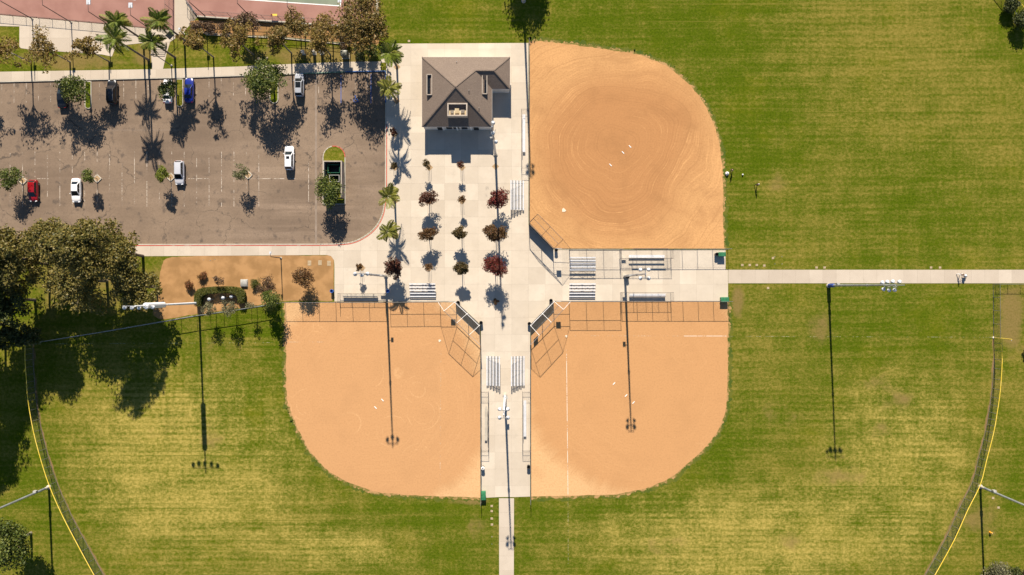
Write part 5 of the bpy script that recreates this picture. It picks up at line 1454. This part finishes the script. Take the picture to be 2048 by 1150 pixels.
def cabinet(px, py, w, d, h, label, mat='cabinet', name='utility_cabinet', grp=None):
    b = P(px, py); root = empty(name, tuple(b), label, 'cabinet', grp)
    MB().box((0, 0, .05), (w + .2, d + .2, .1)).build('pad', 'kerb', root, local=True)
    m = bevel_mesh(MB().box((0, 0, h / 2 + .1), (w, d, h)), 'body', .03, 2, mat); link(bpy.data.objects.new('body', m), root)
    m = bevel_mesh(MB().box((0, .0, h + .13), (w + .06, d + .06, .05)), 'top', .015, 1, mat); link(bpy.data.objects.new('top', m), root)
    for s in (-1, 1): MB().box((s * w * .25, -d / 2 - .012, h * .55), (w * .44, .02, h * .8)).build('door', mat, root, local=True)
    MB().box((w * .06, -d / 2 - .03, h * .55), (.03, .03, .14)).build('handle', 'steel', root, local=True)
cabinet(608.5, 107, .55, .45, 1.15, 'left one of three cream utility cabinets on the dry lawn', grp='cream utility cabinets')
cabinet(629, 107, .60, .5, 1.3, 'middle one of three cream utility cabinets on the dry lawn', grp='cream utility cabinets')
cabinet(644.5, 107, .55, .45, 1.25, 'right one of three cream utility cabinets on the dry lawn', grp='cream utility cabinets')
cabinet(692, 112, 1.3, 1.0, 1.7, 'large dark cabinet beside the sidewalk under the autumn tree', 'screen')
cabinet(489, 566, 1.25, 1.3, .28, 'low grey transformer box on a pad in the planting bed', 'cab_grey', 'transformer')
def valve_lid(px, py, w, d, label, grp='flat valve box lids', rz=0.0):
    b = P(px, py); Mx = Matrix.Rotation(rz, 2); pl = [tuple(Mx @ Vector(q) + Vector((b.x, b.y))) for q in ((-w / 2, -d / 2), (w / 2, -d / 2), (w / 2, d / 2), (-w / 2, d / 2))]
    o = MB().prism(pl, 0, .035).build('valve_box', 'lid'); tag(o, label, 'valve box', grp)
for (x, y, lab) in ((619, 526, 'left of three cream valve lids in the bed corner'), (640, 525.5, 'middle of three cream valve lids in the bed corner'), (658, 526.5, 'right of three cream valve lids in the bed corner')):
    valve_lid(x, y, .72, 1.0, lab)
row = [('1484.5,530', 'first tan valve lid from the left in the row above the right path'), ('1499.5,530', 'second tan valve lid in the row above the right path'),
       ('1513.5,530', 'third tan valve lid in the row above the right path'), ('1528.5,531', 'fourth tan valve lid in the row above the right path'),
       ('1546,516', 'tan valve lid set higher in the lawn above the row of four'), ('1633,535', 'left tan valve lid of the pair at the middle of the right path'),
       ('1649,535', 'right tan valve lid of the pair at the middle of the right path'), ('1862,535', 'left tan valve lid of the pair near the walker'), ('1880,535', 'right tan valve lid of the pair near the walker'),
       ('1536,576', 'tan valve lid below the right path near the infield'), ('983.5,1012', 'topmost tan valve lid beside the bottom path'), ('983.5,1022', 'second tan valve lid beside the bottom path'),
       ('983.5,1037', 'third tan valve lid beside the bottom path'), ('984,1049', 'lowest tan valve lid beside the bottom path'), ('1986,996', 'upper tan valve lid behind the right outfield fence'),
       ('1997,1015', 'lower tan valve lid behind the right outfield fence'), ('818,82', 'tan valve lid on the lawn just above the plaza edge'), ('517,117', 'left pale valve lid on the dry lawn'), ('534,116', 'right pale valve lid on the dry lawn')]
for s, lab in row:
    x, y = map(float, s.split(',')); valve_lid(x, y, .48, .42, lab)
# backflow valves in the hedge
for (x, y, lab) in ((422, 598.5, 'left white valve cover inside the hedge'), (449.5, 595.5, 'middle white valve cover inside the hedge'), (466, 593, 'small right white valve cover inside the hedge')):
    b = P(x, y); o = empty('valve_cover', tuple(b), lab, 'valve cover', 'white valve covers in the hedge')
    MB().lathe((0, 0, 0), [(.16, 0), (.16, .5), (.34, .62), (.36, .85), (.26, 1.05), (.05, 1.12)], 14).build('dome', 'lamp_white', o, local=True, smooth=True)
    MB().tube([(0, 0, .2), (.5, 0, .2), (.5, 0, .02)], .06, 6).build('pipe', 'steel', o, local=True)
# notice board by the ramp
nb = empty('notice_board', tuple(P(352, 80)), 'dark notice board on two posts beside the ramp', 'notice board')
a, c = P(348.6, 83.6), P(355, 77)
for p in (a, c): MB().tube([p, p + Vector((0, 0, 2.1))], .045, 6).build('post', 'pole_dark', nb)
d = (c - a).normalized(); s = Vector((-d.y, d.x, 0))
mb = MB(); tl = [a - d * .2 + Vector((0, 0, 1.3)) + s * .15, c + d * .2 + Vector((0, 0, 1.3)) + s * .15, c + d * .2 + Vector((0, 0, 2.0)) + s * .95, a - d * .2 + Vector((0, 0, 2.0)) + s * .95]
nn = (tl[1] - tl[0]).cross(tl[3] - tl[0]).normalized() * .06
mb.add(tl + [q - nn for q in tl], [(0, 1, 2, 3), (7, 6, 5, 4), (0, 4, 5, 1), (1, 5, 6, 2), (2, 6, 7, 3), (3, 7, 4, 0)]); mb.build('board_frame', 'pole_dark', nb)
ctr = sum(tl, Vector()) / 4
MB().add([ctr + (q - ctr) * .8 + nn * .2 for q in tl], [(0, 1, 2, 3)]).build('notice_panel', 'screen', nb)
# hydrant
hb_ = P(1979.5, 1064); hy = empty('fire_hydrant', tuple(hb_), 'orange hydrant on the lawn behind the right outfield fence', 'hydrant')
MB().lathe((0, 0, 0), [(.20, 0), (.20, .06), (.12, .08), (.12, .5), (.17, .52), (.17, .56), (.12, .6), (.06, .70), (.03, .75)], 14).build('barrel', 'hydrant', hy, local=True, smooth=False)
for q in ((1, 0), (-1, 0), (0, -1)): MB().tube([(q[0] * .1, q[1] * .1, .42), (q[0] * .24, q[1] * .24, .42)], [.07, .08], 8).build('outlet', 'hydrant', hy, local=True)
MB().lathe((0, 0, .74), [(.035, 0), (.035, .06), (.005, .07)], 6).build('cap_nut', 'white', hy, local=True)
# dry fountain-like scraps on the court: bin and table
b = P(610, 42); cb = empty('court_bin', (b.x, b.y, .5), 'small dark bin on the court behind the fence', 'trash can')
MB().lathe((0, 0, 0), [(.22, 0), (.26, .8), (.28, .82), (.22, .8), (.2, .3), (.01, .3)], 14).build('body', 'bin_black', cb, local=True)
MB().lathe((0, 0, 0), [(.28, .82), (.2, .92), (.14, .93)], 14).build('lid', 'cab_grey', cb, local=True)
b = P(552, 35); tb_ = empty('court_table', (b.x, b.y, .5), 'small table with a yellow and pink cover on the court', 'table')
MB().box((0, 0, .72), (1.3, .45, .04)).build('table_top', 'yellow', tb_, local=True)
MB().box((-.45, 0, .75), (.36, .4, .03)).build('cloth', 'cloth_maroon', tb_, local=True)
for sx in (-.55, .55):
    for sy in (-.16, .16): MB().bar((sx, sy, 0), (sx, sy, .7), .04).build('leg', 'steel', tb_, local=True)

# ------------------------------------------------------------------ people
def skin(verts, edges, name, mat, parent, sub=1):
    m = bpy.data.meshes.new(name); m.from_pydata([v[:3] for v in verts], edges, [])
    o = bpy.data.objects.new(name, m); COL.objects.link(o)
    md = o.modifiers.new('skin', 'SKIN')
    for i, v in enumerate(verts):
        sv = m.skin_vertices[0].data[i]; sv.radius = (v[3], v[4] if len(v) > 4 else v[3]); sv.use_root = (i == 0)
    o.modifiers.new('sub', 'SUBSURF').levels = sub
    dg = bpy.context.evaluated_depsgraph_get()
    nm = bpy.data.meshes.new_from_object(o.evaluated_get(dg)); bpy.data.objects.remove(o)
    nm.materials.clear(); nm.materials.append(MAT[mat]); nm.polygons.foreach_set('use_smooth', [True] * len(nm.polygons)); nm.name = name
    return link(bpy.data.objects.new(name, nm), parent)
def person(px, py, rz, label, h=1.72, stride=.0, bend=0.0, arms=.0, shirt='cloth_dark', trousers='cloth_dark', hair='hair', cap=None, spread=.10):
    """faces +Y in its own frame"""
    b = P(px, py); root = empty('person', tuple(b), label, 'person', None, rz); k = h / 1.75
    sb, cb_ = math.sin(bend), math.cos(bend)
    def T(x, y, z):               # torso point above the hips, bent forward
        dz = z - .95; return (x * k, (y * cb_ + dz * sb) * k, (.95 + dz * cb_ - y * sb) * k)
    V = [(0, 0, .95 * k, .13 * k, .10 * k)]; E = []
    def add(p, r, par, r2=None): V.append((*p, r * k, (r2 or r) * k)); E.append((par, len(V) - 1)); return len(V) - 1
    ch = add(T(0, 0, 1.18), .13, 0, .10); sh = add(T(0, 0, 1.40), .15, ch, .09); nk = add(T(0, .01, 1.50), .055, sh); hd = add(T(0, .03, 1.60), .085, nk); tp = add(T(0, .03, 1.72), .075, hd)
    legs = []; armv = []
    for s in (-1, 1):
        f = s * stride
        hp_ = add((s * .09 * k, 0, .88 * k), .085, 0); kn = add(((s * spread) * k, (f * .5 + .03) * k, .48 * k), .062, hp_); an = add((s * spread * k, f * k, .09 * k), .042, kn)
        ft = add((s * spread * k, (f + .15) * k, .04 * k), .036, an); legs.append((hp_, kn, an, ft))
        sd_ = add(T(s * .19, 0, 1.40), .055, sh); el = add(T(s * .24, .05 + arms * .22, 1.12 + arms * .08), .043, sd_); wr = add(T(s * .22, .10 + arms * .50, .90 + arms * .14), .030, el)
        pm = add(T(s * .22, .13 + arms * .56, .84 + arms * .16), .034, wr, .018); armv.append((sd_, el, wr, pm))
        for j, (dx, ln) in enumerate(((-.03, .055), (-.01, .075), (.01, .08), (.03, .065))):
            p0 = V[pm]; a1 = add((p0[0] / k + dx, p0[1] / k + .03, p0[2] / k - .035), .009, pm) if False else None
            V.append((p0[0] + dx * k, p0[1] + .035 * k, p0[2] - .04 * k, .009 * k, .009 * k)); E.append((pm, len(V) - 1)); q = len(V) - 1
            V.append((p0[0] + dx * k, p0[1] + .05 * k, p0[2] - (.04 + ln * .6) * k, .008 * k, .008 * k)); E.append((q, len(V) - 1))
        p0 = V[wr]; V.append((p0[0] - s * .04 * k, p0[1] + .05 * k, p0[2] - .03 * k, .010 * k, .010 * k)); E.append((wr, len(V) - 1))
    skin(V, E, 'body', 'skin', root)
    def sub(ids, grow, extra=None):
        mp = {}; vv = []; ee = []
        for i in ids: mp[i] = len(vv); x = V[i]; vv.append((x[0], x[1], x[2], x[3] + grow, x[4] + grow))
        for a_, b__ in E:
            if a_ in mp and b__ in mp: ee.append((mp[a_], mp[b__]))
        return vv, ee
    vv, ee = sub([0, ch, sh] + [i for q in armv for i in q[:2]], .018); skin(vv, ee, 'shirt', shirt, root)
    vv, ee = sub([0] + [i for q in legs for i in q[:3]], .018); skin(vv, ee, 'trousers', trousers, root)
    for q in legs:
        vv, ee = sub(q[2:], .012); skin(vv, ee, 'shoe', 'bin_black', root)
    c = Vector(V[tp][:3]); hc_ = Vector(V[hd][:3])
    MB().lathe(tuple(hc_.lerp(c, .62)), [(.098 * k, -.02 * k), (.102 * k, .03 * k), (.075 * k, .085 * k), (.01, .105 * k)], 12).build('cap' if cap else 'hair', cap or hair, root, local=True, smooth=True)
    f = T(0, .115, 1.62)
    MB().box(f, (.025 * k, .03 * k, .04 * k)).build('nose', 'skin', root, local=True)
    return root
person(1462.5, 341, R(120), 'person in dark clothes bending beside a white bag at the upper infield edge', 1.66, .12, .55, .5)
person(1511, 371, R(-60), 'person in dark clothes with a white cap standing on the lawn', 1.76, .18, .1, .2, cap='cloth_white', spread=.16)
person(1915.5, 549, R(-90), 'person in a white top walking on the right path behind a stroller', 1.66, .34, .12, .75, shirt='cloth_white', trousers='cloth_white')
# bag and ball
b = P(1453.5, 347.5); bg = empty('ball_bag', tuple(b), 'round white bag on the grass beside the bending person', 'bag')
MB().lathe((0, 0, 0), [(.28, 0), (.38, .12), (.36, .34), (.22, .48), (.06, .54)], 14).build('sack', 'cloth_white', bg, local=True, smooth=True)
MB().tube([(-.1, 0, .5), (0, 0, .66), (.1, 0, .5)], .025, 6).build('handle', 'cloth_dark', bg, local=True)
b = P(1485, 349.5); bl = empty('field_marker', tuple(b), 'small white ball-shaped marker on the lawn right of the bending person', 'marker')
MB().lathe((0, 0, .17), [(.01, -.17), (.12, -.12), (.17, 0), (.12, .12), (.01, .17)], 14).build('ball', 'cloth_white', bl, local=True, smooth=True)
MB().lathe((0, 0, 0), [(.12, 0), (.12, .03), (.02, .04)], 12).build('stand', 'bin_black', bl, local=True)
# stroller
b = P(1927, 551.5); sr = empty('stroller', tuple(b), 'dark maroon and white stroller pushed along the right path', 'stroller')
MB().add([(-.3, -.22, .45), (.35, -.2, .35), (.35, .2, .35), (-.3, .22, .45), (-.42, -.24, .85), (.38, -.22, .55), (.38, .22, .55), (-.42, .24, .85)],
         [(3, 2, 1, 0), (0, 1, 5, 4), (2, 3, 7, 6), (1, 2, 6, 5), (3, 0, 4, 7)]).build('seat', 'cloth_maroon', sr, local=True)
MB().lathe((-.12, 0, .78), [(.27, 0), (.25, .14), (.15, .26), (.02, .30)], 12).build('canopy', 'cloth_white', sr, local=True, smooth=True)
MB().tube([(-.8, -.22, 1.0), (-.8, .22, 1.0)], .02, 6).build('handle', 'bin_black', sr, local=True)
for s in (-1, 1):
    MB().tube([(-.8, s * .22, 1.0), (.2, s * .24, .35), (.45, s * .2, .12)], .018, 6).build('frame_tube', 'steel', sr, local=True)
    for xx in (-.38, .42):
        MB().lathe((xx, s * .27, .13), [(.09, -.03), (.13, -.02), (.13, .02), (.09, .03)], 12, Vector((0, 1, 0))).build('wheel', 'tyre', sr, local=True)
